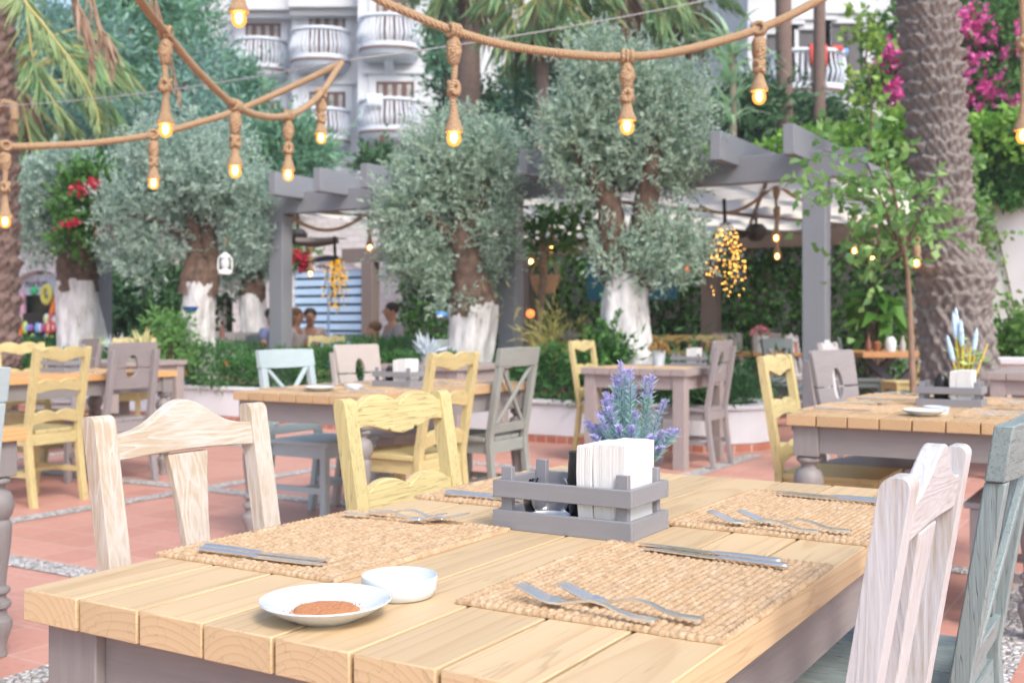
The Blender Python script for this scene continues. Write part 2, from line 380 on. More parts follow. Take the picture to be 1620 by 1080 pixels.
for v_ in vl:
    us = [-6]+[x for x in ul]+[9.2]
    for a_, b_ in zip(us[:-1], us[1:]): pm.add([(v_-.075, a_+.075, .004), (v_+.075, a_+.075, .004), (v_+.075, b_-.075, .004), (v_-.075, b_-.075, .004)], [(0, 1, 2, 3)])
for u_ in ul: pm.add([(-16, u_-.075, .004), (8, u_-.075, .004), (8, u_+.075, .004), (-16, u_+.075, .004)], [(0, 1, 2, 3)])
ps = structure('pebble_strips', pm, PEB, smooth=0); ps.rotation_euler = (0, 0, TH_T)

# ================================================================== TABLES
TZ = .76
def turned(mb, x, y, top=.60, r=.045, mi=0):
    """turned foot below the square block"""
    k = top/.60
    pr = [(.034,.600),(.046,.592),(.047,.580),(.030,.568),(.028,.556),(.046,.545),(.056,.520),(.058,.498),(.050,.470),(.040,.455),(.047,.448),(.050,.43),(.047,.38),
          (.040,.32),(.034,.27),(.031,.235),(.044,.228),(.045,.214),(.032,.205),(.034,.190),(.047,.182),(.048,.166),(.034,.156),(.036,.135),(.050,.122),(.052,.10),(.040,.065),(.031,.03),(.036,.012),(.036,.0)]
    return mb.lathe([(a*r/.045, b*k) for a, b in pr[::-1]], 20, (x, y, 0), mi)
def make_table(label, W, L, top, paint, legs='turned', group=None, n=8, loc=(0, 0, 0), rz=TH_T, th=.042, gap=.0055, stagger=.0, name='dining_table', bev=.003):
    """origin at the near left corner on the floor, local x to the right, y away"""
    t = thing(name, label, 'table', loc, rz, group)
    mb = MB(); w_ = W/n
    for i in range(n):
        e = random.uniform(-stagger, stagger)
        mb.box(i*w_+gap/2, (i+1)*w_-gap/2, e, L+random.uniform(-stagger, stagger), TZ-th, TZ)
    mb.build('tabletop', top, t, bev=bev*.6, smooth=30)
    i_ = .022; b = .095
    z0, z1 = TZ-th-.105, TZ-th-.001
    a0 = i_+.016
    for q in (a0, L-a0-.024): MB().box(i_+b+.001, W-i_-b-.001, q, q+.024, z0, z1).build('apron', paint['x'], t)
    for q in (a0, W-a0-.024): MB().box(q, q+.024, i_+b+.001, L-i_-b-.001, z0, z1).build('apron', paint['y'], t)
    for x in (i_, W-i_-b):
        for y in (i_, L-i_-b):
            lm = MB()
            if legs == 'turned':
                lm.box(x, x+b, y, y+b, .60, TZ-th-.001); turned(lm, x+b/2, y+b/2)
            else: lm.box(x, x+b, y, y+b, 0, TZ-th-.001)
            lm.build('leg', paint['z'], t, bev=.003 if bev else 0)
    return t
P0 = Vector((-.647, 1.4735, 0))
T1 = make_table('pale pine plank table in the foreground with four place settings', .89, 1.49, PINE, GREY, loc=P0, stagger=.002)
PT2 = Vector((-1.4325, 5.717, 0)); PT3 = Vector((1.0525, 4.2875, 0)); PT4 = Vector((-4.166, 7.15, 0)); PT5 = Vector((-3.17, 2.92, 0)); PT6 = Vector((.54, 8.8, 0))
make_table('pale pine table in mid left with a blue chair and a yellow chair at it', .85, 1.62, PINE_B, GREY, loc=PT2)
make_table('pale pine table on the right beneath the big palm trunk', .93, 1.5, PINE_B, GREY, loc=PT3)
make_table('orange pine table at far left behind the yellow ladder back chair', .9, 1.8, PINE_O, GREY, loc=PT4)
make_table('orange pine table cut off by the left edge of the photo', .9, 1.5, PINE_O, GREY, loc=PT5)
GT = {a: painted('weathered_taupe_'+a, (.34, .29, .28), a, .12, .6) for a in 'xyz'}
make_table('all grey square table with straight legs in front of the planter', .888, .9, GT['y'], GT, 'square', loc=PT6, n=7, th=.05)
PT9 = Vector((3.36, 7.9, 0))
make_table('grey plank table right of the big palm trunk', .9, 1.3, GT['y'], GT, 'square', loc=PT9, n=7, th=.05)
PT10 = at(594, 600, 9.5); PT10.z = 0
make_table('grey square table holding a spiky silver plant', .85, .85, GT['y'], GT, 'square', loc=PT10, n=6)
PT11 = at(70, 600, 10.3); PT11.z = 0
make_table('grey table with potted plants at far left', .9, .9, GT['y'], GT, 'square', loc=PT11, n=6)
def T(p, v, u, z=TZ): return p+V*v+U*u+Vector((0, 0, z))

# ================================================================== CHAIRS
def arch(x0, x1, f, n=25):
    return [(x0+(x1-x0)*i/n, f(i/n)) for i in range(n+1)]
def make_chair(style, paint, label, group=None, loc=(0, 0, 0), rz=0, hs=1.0, bev=.003, wd=.38, seatpaint=None):
    """faces local +y; back posts near y = 0; wd = distance between post centres"""
    t = thing({'ladder': 'ladder_back_chair', 'cross': 'cross_back_chair', 'panel': 'panel_back_chair', 'crest': 'crest_rail_chair'}[style], label, 'chair', loc, rz, group)
    hw = wd/2; sp = seatpaint or paint
    def lean(x, y, z):
        z *= hs
        if z > .46: y -= .165*(z-.46)
        elif z < .42: y -= .11*(.42-z)**1.3*1.5*(1 if y < .05 else 0)
        return (x, y, z)
    def B(mb, name, m, b=bev, smooth=38): return mb.warp(lean).build(name, m, t, bev=b, smooth=smooth)
    pw, pd = {'ladder': (.042, .034), 'cross': (.042, .036), 'panel': (.045, .036), 'crest': (.048, .034)}[style]
    ptop = {'ladder': .955, 'cross': .842, 'panel': .93, 'crest': .940}[style]
    taper = .03 if style == 'panel' else .0
    for s in (-1, 1):
        m = MB(); xs = s*hw
        rnd = style in ('ladder', 'crest'); rr_ = .014
        zs = [(z, 1.0) for z in (0, .14, .28, .42, .46, .56, .68, .80)]+([(ptop-rr_+rr_*math.sin(R(q)), math.cos(R(q))*.8+.2) for q in (0, 22, 42, 60, 76, 90)] if rnd else [(ptop, 1.0)])
        vs = []
        for z, ky in zs:
            yb = pd/2*ky; xx = xs+(s*taper*((z-.46)/.5)*-.4 if z > .46 else 0)
            vs += [(xx-pw/2, -yb, z), (xx+pw/2, -yb, z), (xx+pw/2, yb, z), (xx-pw/2, yb, z)]
        fs = [(3, 2, 1, 0)]+[(i*4+j, i*4+(j+1) % 4, (i+1)*4+(j+1) % 4, (i+1)*4+j) for i in range(len(zs)-1) for j in range(4)]+[tuple(4*(len(zs)-1)+j for j in range(4))]
        m.add(vs, fs); B(m, 'back_post', paint['z'])
    x0, x1 = -hw+pw/2-.002, hw-pw/2+.002
    if style == 'crest':
        f = lambda s: .905+.058*math.exp(-((s-.5)/.24)**2)-.004
        poly = arch(x0, x1, f)+arch(x1, x0, lambda s: .855+.006*math.sin(math.pi*s))
        B(MB().prism(poly, -.013, .013), 'crest_rail', paint['x'])
        wv = lambda z: .030+.022*abs((z-.66)/.20)**1.5
        zz = [.47+.385*i/14 for i in range(15)]
        poly = [(-wv(z), z) for z in zz]+[(wv(z), z) for z in reversed(zz)]
        B(MB().prism(poly[::-1], -.010, .008), 'splat', paint['z'])
        B(MB().box(x0, x1, -.011, .011, .462, .50), 'lower_rail', paint['x'])
    if style == 'ladder':
        hump = lambda s: abs(math.sin(2*math.pi*min(max((s-.03)/.94, 0), 1)))**.75
        for zb, top in ((.875, 1), (.680, 0), (.490, 0)):
            fu = lambda s: zb+.058+.026*hump(s)
            def fb(s):
                if not top: return zb+(.016 if .1 < s < .9 else .0)*math.sin(math.pi*(s-.1)/.8)
                a = abs(s-.5)/.5
                return zb-.012+.040*(a**1.3 if a < .55 else .46+.15*math.sin((a-.55)/.45*math.pi*.9))+(.006 if .26 < a < .34 else 0)
            poly = arch(x0, x1, fu, 40)+arch(x1, x0, lambda s: fb(1-s), 40)
            B(MB().prism(poly, -.012, .012), 'ladder_rail', paint['x'])
    if style == 'cross':
        m = MB(); n = 8
        for i in range(n+1):
            s = i/n*2-1; yy = -.014+.016*s*s
            x = s*(hw+.028)
            m.v += [(x, yy-.016, .838+.006*s*s), (x, yy+.016, .838+.006*s*s), (x, yy+.016, .945-.004*s*s), (x, yy-.016, .945-.004*s*s)]
        m.f = [(0, 1, 2, 3)]+[(i*4+(j+1) % 4, i*4+j, (i+1)*4+j, (i+1)*4+(j+1) % 4) for i in range(n) for j in range(4)]+[(n*4+3, n*4+2, n*4+1, n*4)]
        m.m = [0]*len(m.f)
        B(m, 'top_rail', paint['x'])
        B(MB().box(x0, x1, -.011, .011, .475, .525), 'lower_rail', paint['x'])
        def brace(s, y): 
            m = MB(); k = 8; xa, xb = -s*(hw-.035), s*(hw-.045); q = []
            for i in range(k+1):
                f_ = i/k; q.append((xa+(xb-xa)*f_, .525+(.838-.525)*f_))
            w2 = .017
            poly = [(x-w2, z) for x, z in q]+[(x+w2, z) for x, z in reversed(q)]
            return m.prism(poly[::-1], y-.008, y+.008)
        B(brace(1, -.009), 'cross_brace', paint['z']); B(brace(-1, .0085), 'cross_brace', paint['z'])
    if style == 'panel':
        zc = .80; hx, hz = .050, .085
        xt, xm, xb = hw+.012, hw+.006, hw-.012
        n = 12
        up = [(-xt, .965), (-xt+.012, .978), (xt-.012, .978), (xt, .965), (xm, zc+.004), (hx, zc+.004)]+[(hx*math.cos(math.pi*i/n), zc+.004+hz*math.sin(math.pi*i/n)) for i in range(1, n)]+[(-hx, zc+.004), (-xm, zc+.004)]
        lo = [(-xm, zc-.004), (-hx, zc-.004)]+[(-hx*math.cos(math.pi*i/n), zc-.004-hz*.75*math.sin(math.pi*i/n)) for i in range(1, n)]+[(hx, zc-.004), (xm, zc-.004), (xb, .655), (-xb, .655)]
        B(MB().prism(up, .0185, .042), 'upper_panel', paint['x']); B(MB().prism(lo, .0185, .042), 'lower_panel', paint['x'])
    # seat: boards run front to back
    m = MB(); nb = 5; sw = hw+.03; w_ = 2*sw/nb
    for i in range(nb):
        m.box(-sw+i*w_+.002, -sw+(i+1)*w_-.002, -.0 if 0 < i < nb-1 else .021, .43, .432, .455)
    B(m, 'seat', sp['y'], b=bev)
    B(MB().box(-hw+.022, hw-.022, .385, .403, .365, .431), 'apron', paint['x'], b=0); B(MB().box(-hw+.022, hw-.022, -.006, .012, .365, .431), 'apron', paint['x'], b=0)
    for s in (-1, 1): B(MB().box(s*hw-.010, s*hw+.010, .021, .372, .365, .431), 'apron', paint['y'], b=0)
    for s in (-1, 1):
        m = MB().box(s*hw-.021, s*hw+.021, .373, .411, 0, .431); m.warp(lambda x, y, z: (x, y, z*hs)).build('leg', paint['z'], t, bev=bev)
    for s in (-1, 1): B(MB().bar((s*hw, .0, .19), (s*hw, .375, .19), .018, .032), 'stretcher', paint['y'], b=0)
    B(MB().box(-hw+.01, hw-.01, .19, .208, .176, .20), 'stretcher', paint['x'], b=0)
    return t
FV = V*.08
def mid(a, b): return (Vector(a)+Vector(b))/2
make_chair('crest', LIME, 'limed wood chair with arched crest rail at the near left of the foreground table', loc=Vector((-.590, 2.176, 0)), rz=TH_V, wd=.395)
make_chair('crest', LIMEW, 'white washed chair pushed under the right side of the foreground table', loc=Vector((.461, 1.443, 0)), rz=TH_NV, wd=.367)
C2 = make_chair('ladder', YEL, 'yellow scalloped chair at the far left side of the foreground table', loc=Vector((-.212, 2.62, 0)), rz=TH_V, wd=.375, hs=.985)
C4 = make_chair('cross', BLUE, 'worn blue grey cross back chair at the right edge of the photo', loc=Vector((.881, 2.116, 0)), rz=TH_NV, wd=.39, hs=.995)
C5 = make_chair('cross', LBLUE, 'pale blue cross back chair on the left side of the mid left table', loc=Vector((-1.32, 6.48, 0))+FV, rz=TH_V, hs=1.015, wd=.40)
C6 = make_chair('panel', BEIGE, 'greige hole back chair beside the pale blue chair at the mid left table', loc=T(PT2, -.27, 1.30, 0)+FV, rz=TH_V, hs=1.0, wd=.40)
YF = YEL
C7 = make_chair('ladder', YEL, 'yellow scalloped chair on the right side of the mid left table', loc=Vector((-.29, 5.575, 0))-FV, rz=TH_NV, hs=1.01)
C8 = make_chair('cross', SAGE, 'sage grey cross back chair with its back towards the planter wall', loc=Vector((.04, 6.375, 0))-FV, rz=TH_NV, hs=1.03)
dup(C7, Vector((-2.765, 6.85, 0))-FV, TH_NV+R(4), 'yellow ladder back chair with three scalloped rails at the far left table')
C10 = make_chair('panel', GREYC, 'taupe hole back chair at the far left table, its back to the terrace', loc=Vector((-2.585, 7.67, 0))-FV, rz=TH_NV, hs=1.0)
dup(C7, T(PT4, -.25, 1.3, 0)+FV, TH_V, 'yellow scalloped chair behind the ladder back chair at the far left edge')
dup(C7, Vector((-3.75, 11.0, 0)), R(180), 'yellow chair whose top shows just above the taupe hole back chair')
dup(C10, at(142, 600, 9.6).xy.to_3d()-FV, TH_NV+R(30), 'taupe hole back chair at the grey table with potted plants')
make_chair('cross', LBLUE, 'pale blue chair cut off by the left edge of the photo', loc=Vector((-1.572, 3.037, 0))-FV, rz=TH_NV, hs=1.045)
dup(C7, T(PT6, -.25, .5, 0)+FV, TH_V, 'narrow seen yellow chair on the left of the all grey table')
dup(C10, T(PT6, .888+.16, .42, 0)-FV, TH_NV, 'taupe hole back chair seen sideways right of the all grey table')
dup(C7, T(PT3, -.28, .75, 0)+FV, TH_V, 'yellow scalloped chair on the left side of the right hand table')
dup(C10, T(PT3, -.2, 1.28, 0)+FV, TH_V-R(14), 'taupe hole back chair on the left side of the right hand table')
dup(C10, T(PT3, .93+.12, .36, 0), TH_NV, 'taupe chair pushed under the right side of the right hand table')
C18 = make_chair('crest', LIMEW, 'white washed chair showing behind the taupe chair of the right hand table', loc=at(1327, 600, 8.2).xy.to_3d(), rz=TH_V, hs=1.03)
dup(C5, at(684, 600, 10.4).xy.to_3d(), TH_NV+R(18), 'pale blue cross back chair behind the spiky silver plant')
# under the pergola
dup(C7, at(515, 600, 12.9).xy.to_3d(), R(178), 'yellow chair in front of the seated man under the pergola', group=None)
C_T = make_chair('panel', TEAL, 'dark sage chair beside the yellow chair under the pergola', loc=at(551, 600, 13.6).xy.to_3d(), rz=R(182), bev=0)
C_O = make_chair('ladder', OCHRE, 'ochre yellow chair third in the row right of the white olive trunk', loc=at(1097, 600, 14.4).xy.to_3d(), rz=R(175), bev=0)
dup(C_O, at(1047, 600, 14.6).xy.to_3d(), R(185), 'ochre yellow chair nearest the white olive trunk in the row')
dup(C_O, at(1071, 600, 14.2).xy.to_3d(), R(190), 'ochre yellow chair second in the row right of the white olive trunk')
dup(C7, at(1121, 600, 13.6).xy.to_3d(), R(180), 'bright yellow chair at the right end of the row behind the hedge')
dup(C10, at(1152, 600, 15).xy.to_3d(), R(185), 'grey chair at the left of the table with pink flowers')
dup(C10, at(1214, 600, 15.2).xy.to_3d(), R(178), 'grey chair behind the table with pink flowers')
dup(C18, at(1262, 600, 13.2).xy.to_3d(), TH_V, 'white washed chair beside the front pergola post')
C_B = make_chair('cross', TEAL, 'dark blue grey cross back chair left of the table with crossed legs', loc=at(1338, 600, 13.2).xy.to_3d(), rz=R(-105), bev=0)
dup(C_B, at(1236, 600, 12.0).xy.to_3d(), R(-150), 'dark blue grey chair seen through the yellow chair back')
dup(C7, at(1462, 600, 12.6).xy.to_3d(), R(95), 'yellow chair right of the table with crossed legs, seen sideways')
dup(C10, at(392, 600, 16).xy.to_3d(), R(170), 'brown grey chair behind the hedge by the white brick pier')
dup(C10, at(352, 600, 16.4).xy.to_3d(), R(184), 'brown grey chair nearest the lantern tree behind the hedge')

# ================================================================== THINGS ON THE TABLES
def straw_mat():
    m, nt, b = newmat('woven_straw')
    g = nt.nodes.new('ShaderNodeTexCoord')
    n = nd(nt, 'Noise', {'Vector': coords(nt, (110, 60, 60)), 'Scale': 1.0, 'Detail': 4.0}); n2 = nd(nt, 'Noise', {'Vector': coords(nt, (40, 9, 9)), 'Scale': 1.0, 'Detail': 3.0})
    cc = ramp(nt, n.outputs[0], [(.28, (.31, .20, .11)), (.5, (.475, .335, .21)), (.75, (.585, .445, .295))])
    cc = mixc(nt, ramp(nt, n2.outputs[0], [(.4, (0, 0, 0)), (.68, (.7, .7, .7))]), cc, (.45, .29, .155))
    nt.links.new(cc, b.inputs['Base Color']); b.inputs['Roughness'].default_value = .8
    bump(nt, b, n.outputs[0], .4, .002); return m
STRAW = straw_mat()
def mat_mesh(seed, W=.35, L=.445, rows=33, cells=36, sx=6, sy=5):
    """woven placemat: rows of plump stitches, every second row shifted, braided border"""
    r = np.random.default_rng(seed)
    nx, ny = rows*sx, cells*sy
    X = np.linspace(0, 1, nx+1); Y = np.linspace(0, 1, ny+1)
    gx_, gy = np.meshgrid(X, Y, indexing='ij')
    rowf = gx_*rows; row = np.minimum(np.floor(rowf), rows-1); fx = rowf-row
    jit = r.random((rows+1,))*.3
    cy = gy*cells*(1) + .5*(row % 2)+jit[row.astype(int)]+.25*(fx-.5)*np.where(row % 2, 1, -1)
    fy = cy-np.floor(cy)
    amp = r.random((rows+2, cells+4)); am = .75+.5*amp[row.astype(int), np.clip(np.floor(cy).astype(int), 0, cells+3)]
    h = (np.sin(np.pi*np.clip(fx, 0, 1))**.6)*(np.sin(np.pi*fy)**.55)*am
    Z = .0018+.0034*h
    edge = np.minimum(np.minimum(gx_, 1-gx_)*W, np.minimum(gy, 1-gy)*L)
    br = edge < .011
    s = np.where(np.minimum(gx_, 1-gx_)*W < .011, gy*L, gx_*W)
    Z = np.where(br, .0030+.0046*np.abs(np.sin(s*np.pi/.011+np.where(edge < .0055, 1.2, 0)))*np.sin(np.pi*np.clip(edge/.011, .1, .9)), Z)
    wob = lambda k, a: a*np.cumsum(r.normal(size=k))/np.sqrt(k)
    ex0 = wob(ny+1, .0025); ex1 = wob(ny+1, .0025); ey0 = wob(nx+1, .003); ey1 = wob(nx+1, .003)
    xx = (gx_-.5)*W+(ex0[None, :]*(1-gx_)+ex1[None, :]*gx_); yy = (gy-.5)*L+(ey0[:, None]*(1-gy)+ey1[:, None]*gy)
    xx += r.normal(size=xx.shape)*.00035; yy += r.normal(size=yy.shape)*.00035
    Z += np.where(edge < 1e-6, r.random(Z.shape)*.0015, 0)
    n1 = (nx+1)*(ny+1)
    top = np.stack([xx, yy, Z], -1).reshape(-1, 3); idx = np.arange(n1).reshape(nx+1, ny+1)
    f = np.stack([idx[:-1, :-1], idx[1:, :-1], idx[1:, 1:], idx[:-1, 1:]], -1).reshape(-1, 4)
    per = np.concatenate([idx[:, 0], idx[-1, 1:], idx[-2::-1, -1], idx[0, -2:0:-1]])
    low = top[per].copy(); low[:, 2] = 0
    a = np.arange(len(per)); side = np.stack([per, n1+a, n1+(a+1) % len(per), per[(a+1) % len(per)]], -1)
    me = bpy.data.meshes.new('placemat'); me.from_pydata(np.concatenate([top, low]).tolist(), [], f.tolist()+side.tolist())
    me.shade_smooth(); me.materials.append(STRAW); return me
MATS = [mat_mesh(3), mat_mesh(8)]
def placemat(loc, rz, label, k=0, group=None):
    o = bpy.data.objects.new('placemat', MATS[k]); col.objects.link(o); o.location = loc; o.rotation_euler = (0, 0, rz)
    return tag(o, label, 'placemat', group)
def fork_mesh():
    zf = lambda x: (.0035+.0105*math.exp(-((x-.085)/.032)**2) if x < .135 else .0035-.0012*math.sin((x-.135)/.02*math.pi) if x < .155 else .0035+.30*(x-.155)**1.02)+(.0015 if x < .02 else 0)
    m = MB()
    xs = [0, .001, .004, .012, .03, .05, .07, .09, .105, .118, .128, .135, .140, .146, .152, .158]
    ws = [.009, .0115, .0135, .0145, .0125, .0098, .0078, .0066, .0062, .0062, .0075, .0125, .0185, .0225, .0235, .0235]
    th = .0028
    for x, w_ in zip(xs, ws):
        z = zf(x); c = .0016 if x > .138 else 0
        m.v += [(x, -w_/2, z+c), (x, -w_/5, z-.0004), (x, w_/5, z-.0004), (x, w_/2, z+c), (x, w_/2*.96, z+th+c), (x, w_/5, z+th+.0004*(x < .12)), (x, -w_/5, z+th+.0004*(x < .12)), (x, -w_/2*.96, z+th+c)]
    n = len(xs)
    m.f = [tuple(range(8))]+[(i*8+(j+1) % 8, i*8+j, (i+1)*8+j, (i+1)*8+(j+1) % 8) for i in range(n-1) for j in range(8)]+[tuple((n-1)*8+7-j for j in range(8))]
    m.m = [0]*len(m.f)
    for k in range(4):
        y = (k-1.5)*.0061
        pts = [(.157+.046*i/6, y*(1-.05*i/6), zf(.157+.046*i/6)+.0013) for i in range(7)]
        m.tube(pts, [.0021, .0021, .002, .002, .0018, .0016, .0009], 6)
    return m
def knife_mesh():
    m = MB()
    xs = [0, .002, .006, .02, .06, .092, .104, .108, .112]; ws = [.007, .0115, .013, .0132, .0115, .0105, .0112, .012, .012]; ts = [.005, .0068, .0076, .0076, .0068, .006, .0056, .004, .002]
    prof = lambda x, w_, t_: [(x, w_/2*math.cos(2*math.pi*j/10), t_/2+.0045-.0045+t_/2*math.sin(2*math.pi*j/10)+.0005) for j in range(10)]
    for x, w_, t_ in zip(xs, ws, ts): m.v += prof(x, w_, t_)
    n = len(xs)
    m.f = [tuple(range(9, -1, -1))]+[(i*10+j, i*10+(j+1) % 10, (i+1)*10+(j+1) % 10, (i+1)*10+j) for i in range(n-1) for j in range(10)]+[tuple((n-1)*10+j for j in range(10))]
    m.m = [0]*len(m.f)
    poly = [(.110, -.007), (.16, -.0085), (.20, -.008), (.222, -.003), (.232, .006), (.226, .0075), (.19, .0085), (.110, .007)]
    m.prism(poly, .0012, .0028, 'xy')
    return m
fk = fork_mesh().build('fork', STEEL, smooth=60); kn = knife_mesh().build('knife', STEEL, smooth=50)
fused = [False, False]
def cutlery(which, loc, rz, label, group=None, tilt=0):
    src = (fk, kn)[which]
    if not fused[which]: o = src; fused[which] = True
    else: o = src.copy(); col.objects.link(o)
    o.location = loc; o.rotation_euler = (0, tilt, rz)
    tag(o, label, ('fork', 'knife')[which], group); return o
RZ_V = -A                       # local x -> V
def setting(p, v, u, left, who, k=0, group=None, grp=None):
    placemat(T(p, v, u, TZ+.0005), TH_T+(math.pi if left else 0)+R(random.uniform(-.8, .8)), 'woven straw placemat '+who, k, 'straw placemats')
    z = TZ+.0066
    nm = ('fork with its tines raised, nearer one', 'fork with its tines raised, farther one')
    if left:
        cutlery(0, T(p, v-.135, u+.165, z), RZ_V+R(6), 'farther of two forks '+who, 'forks'); cutlery(0, T(p, v-.105, u+.198, z), RZ_V+R(3), 'outermost of two forks '+who, 'forks')
        cutlery(1, T(p, v-.125, u-.188, z), RZ_V+R(4), 'outermost of two knives '+who, 'knives'); cutlery(1, T(p, v-.138, u-.166, z), RZ_V+R(4), 'inner of two knives '+who, 'knives')
    else:
        cutlery(0, T(p, v+.092, u-.211, z), RZ_V+math.pi-R(9), 'nearer of two forks '+who, 'forks'); cutlery(0, T(p, v+.135, u-.180, z), RZ_V+math.pi-R(9), 'second of two forks '+who, 'forks')
        cutlery(1, T(p, v+.130, u+.156, z), RZ_V+math.pi-R(6), 'inner of two knives '+who, 'knives'); cutlery(1, T(p, v+.112, u+.184, z), RZ_V+math.pi-R(6), 'outermost of two knives '+who, 'knives')
setting(P0, .168, .457, True, 'on the near left of the foreground table', 0)
setting(P0, .711, .449, False, 'on the near right of the foreground table', 1)
setting(P0, .175, 1.10, True, 'on the far left of the foreground table', 1)
setting(P0, .718, 1.085, False, 'on the far right of the foreground table', 0)
for p, W_, L_, nm in ((PT2, .85, 1.62, 'mid left table'), (PT3, .93, 1.5, 'right hand table')):
    setting(p, .17, .42, True, 'on the near left of the '+nm, 1); setting(p, W_-.18, .42, False, 'on the near right of the '+nm, 0)
    setting(p, .17, 1.12, True, 'on the far left of the '+nm, 0); setting(p, W_-.18, 1.12, False, 'on the far right of the '+nm, 1)
setting(PT4, .73, 1.35, False, 'on the orange table at far left', 1)
placemat(T(PT6, .25, .25, TZ), TH_T, 'straw placemat on the all grey table', 0, 'straw placemats'); placemat(T(PT6, .64, .3, TZ), TH_T, 'straw placemat by the sideways taupe chair on the all grey table', 1, 'straw placemats')
placemat(T(PT9, .45, .35, TZ), TH_T, 'straw placemat on the grey table right of the palm', 1, 'straw placemats')

# crates with napkins
def make_crate(label, group=None, loc=(0, 0, 0), rz=TH_T, W=.26, D=.152, bev=.0012):
    t = thing('condiment_crate', label, 'crate', loc, rz, group)
    s = .010
    for z0, z1 in ((0, .032), (.054, .083)):
        for y in (-D/2, D/2-s): MB().box(-W/2, W/2, y, y+s, z0, z1).build('side_slat', CRATE['x'], t, bev=bev)
        for x in (-W/2+.0005, W/2-s-.0005): MB().box(x, x+s, -D/2+s+.0003, D/2-s-.0003, z0, z1).build('end_slat', CRATE['y'], t, bev=bev)
    for x in (-W/2+s+.001, W/2-s-.022):
        for y in (-D/2+s+.0005, D/2-s-.0125): MB().box(x, x+.021, y, y+.012, .003, .105).build('corner_post', CRATE['z'], t, bev=bev)
    MB().box(-W/2+s+.0005, W/2-s-.0005, -D/2+s+.0002, D/2-s-.0002, .0008, .006).build('base_board', CRATE['x'], t)
    return t
CR = make_crate('grey slatted crate in the middle of the foreground table', 'condiment crates', T(P0, .4325, .764), TH_T)
cr_at = lambda x, y, z=.007: T(P0, .4325, .764)+V*x+U*y+Vector((0, 0, z))
def napkins(label, loc, rz, n=46, w=.080, d=.118, h=.145, group='napkin stacks', skew=.006):
    m = MB(); t_ = w/n
    for i in range(n):
        x = -w/2+i*t_; j = random.uniform(-.0006, .0006); k = random.uniform(-.0006, .0006)
        hh = h+k-(.004 if i < n//3 else 0); th_ = t_*.97
        dy = j-(.003 if i < n//3 else 0); b_ = -.005*(1-i/n)
        vs = []
        for f_ in (0, .35, .7, .93, 1):
            bul = math.sin(f_*math.pi)*skew*.55*(1 if i < n//3 else .3)*-1
            for (xx, yy) in ((x, -d/2+dy), (x+th_, -d/2+dy), (x+th_, d/2+dy), (x, d/2+dy)): vs.append((xx+bul+b_*f_, yy+(.006 if f_ == 1 and yy < 0 else 0)*0, hh*f_))
        m.add(vs, [(3, 2, 1, 0)]+[(a*4+q, a*4+(q+1) % 4, (a+1)*4+(q+1) % 4, (a+1)*4+q) for a in range(4) for q in range(4)]+[(16, 17, 18, 19)])
    o = m.build('napkin_stack', PAPER, smooth=30, bev=.0); o.location = loc; o.rotation_euler = (0, 0, rz)
    return tag(o, label, 'napkins', group)
napkins('thick stack of white paper napkins in the foreground crate', cr_at(.070, .001), TH_T)
# pepper pot
t = thing('pepper_pot', 'black wooden pepper pot beside the napkins in the foreground crate', 'pepper pot', cr_at(-.028, .044))
MB().lathe([(0, 0), (.0145, 0), (.0165, .02), (.0185, .06), (.0175, .095), (.0155, .112)], 24).build('body', BLACK, t)
MB().lathe([(.0155, .112), (.0165, .1125), (.0160, .118), (.008, .1185), (0, .1165)], 24).build('cap', BLACK, t)
# glass votive
t = thing('glass_votive', 'clear glass votive in the left half of the foreground crate', 'glass cup', cr_at(-.062, .004))
MB().lathe([(.0, .0), (.030, 0), (.043, .016), (.047, .032), (.043, .052), (.0365, .070)], 32, cap=False).build('cup', GLASS, t, smooth=80)
MB().lathe([(0, .0045), (.028, .0045), (.034, .009), (.036, .011), (0, .011)], 24, cap=False).build('wax', plain('pale_wax', (.70, .74, .84), .3), t)

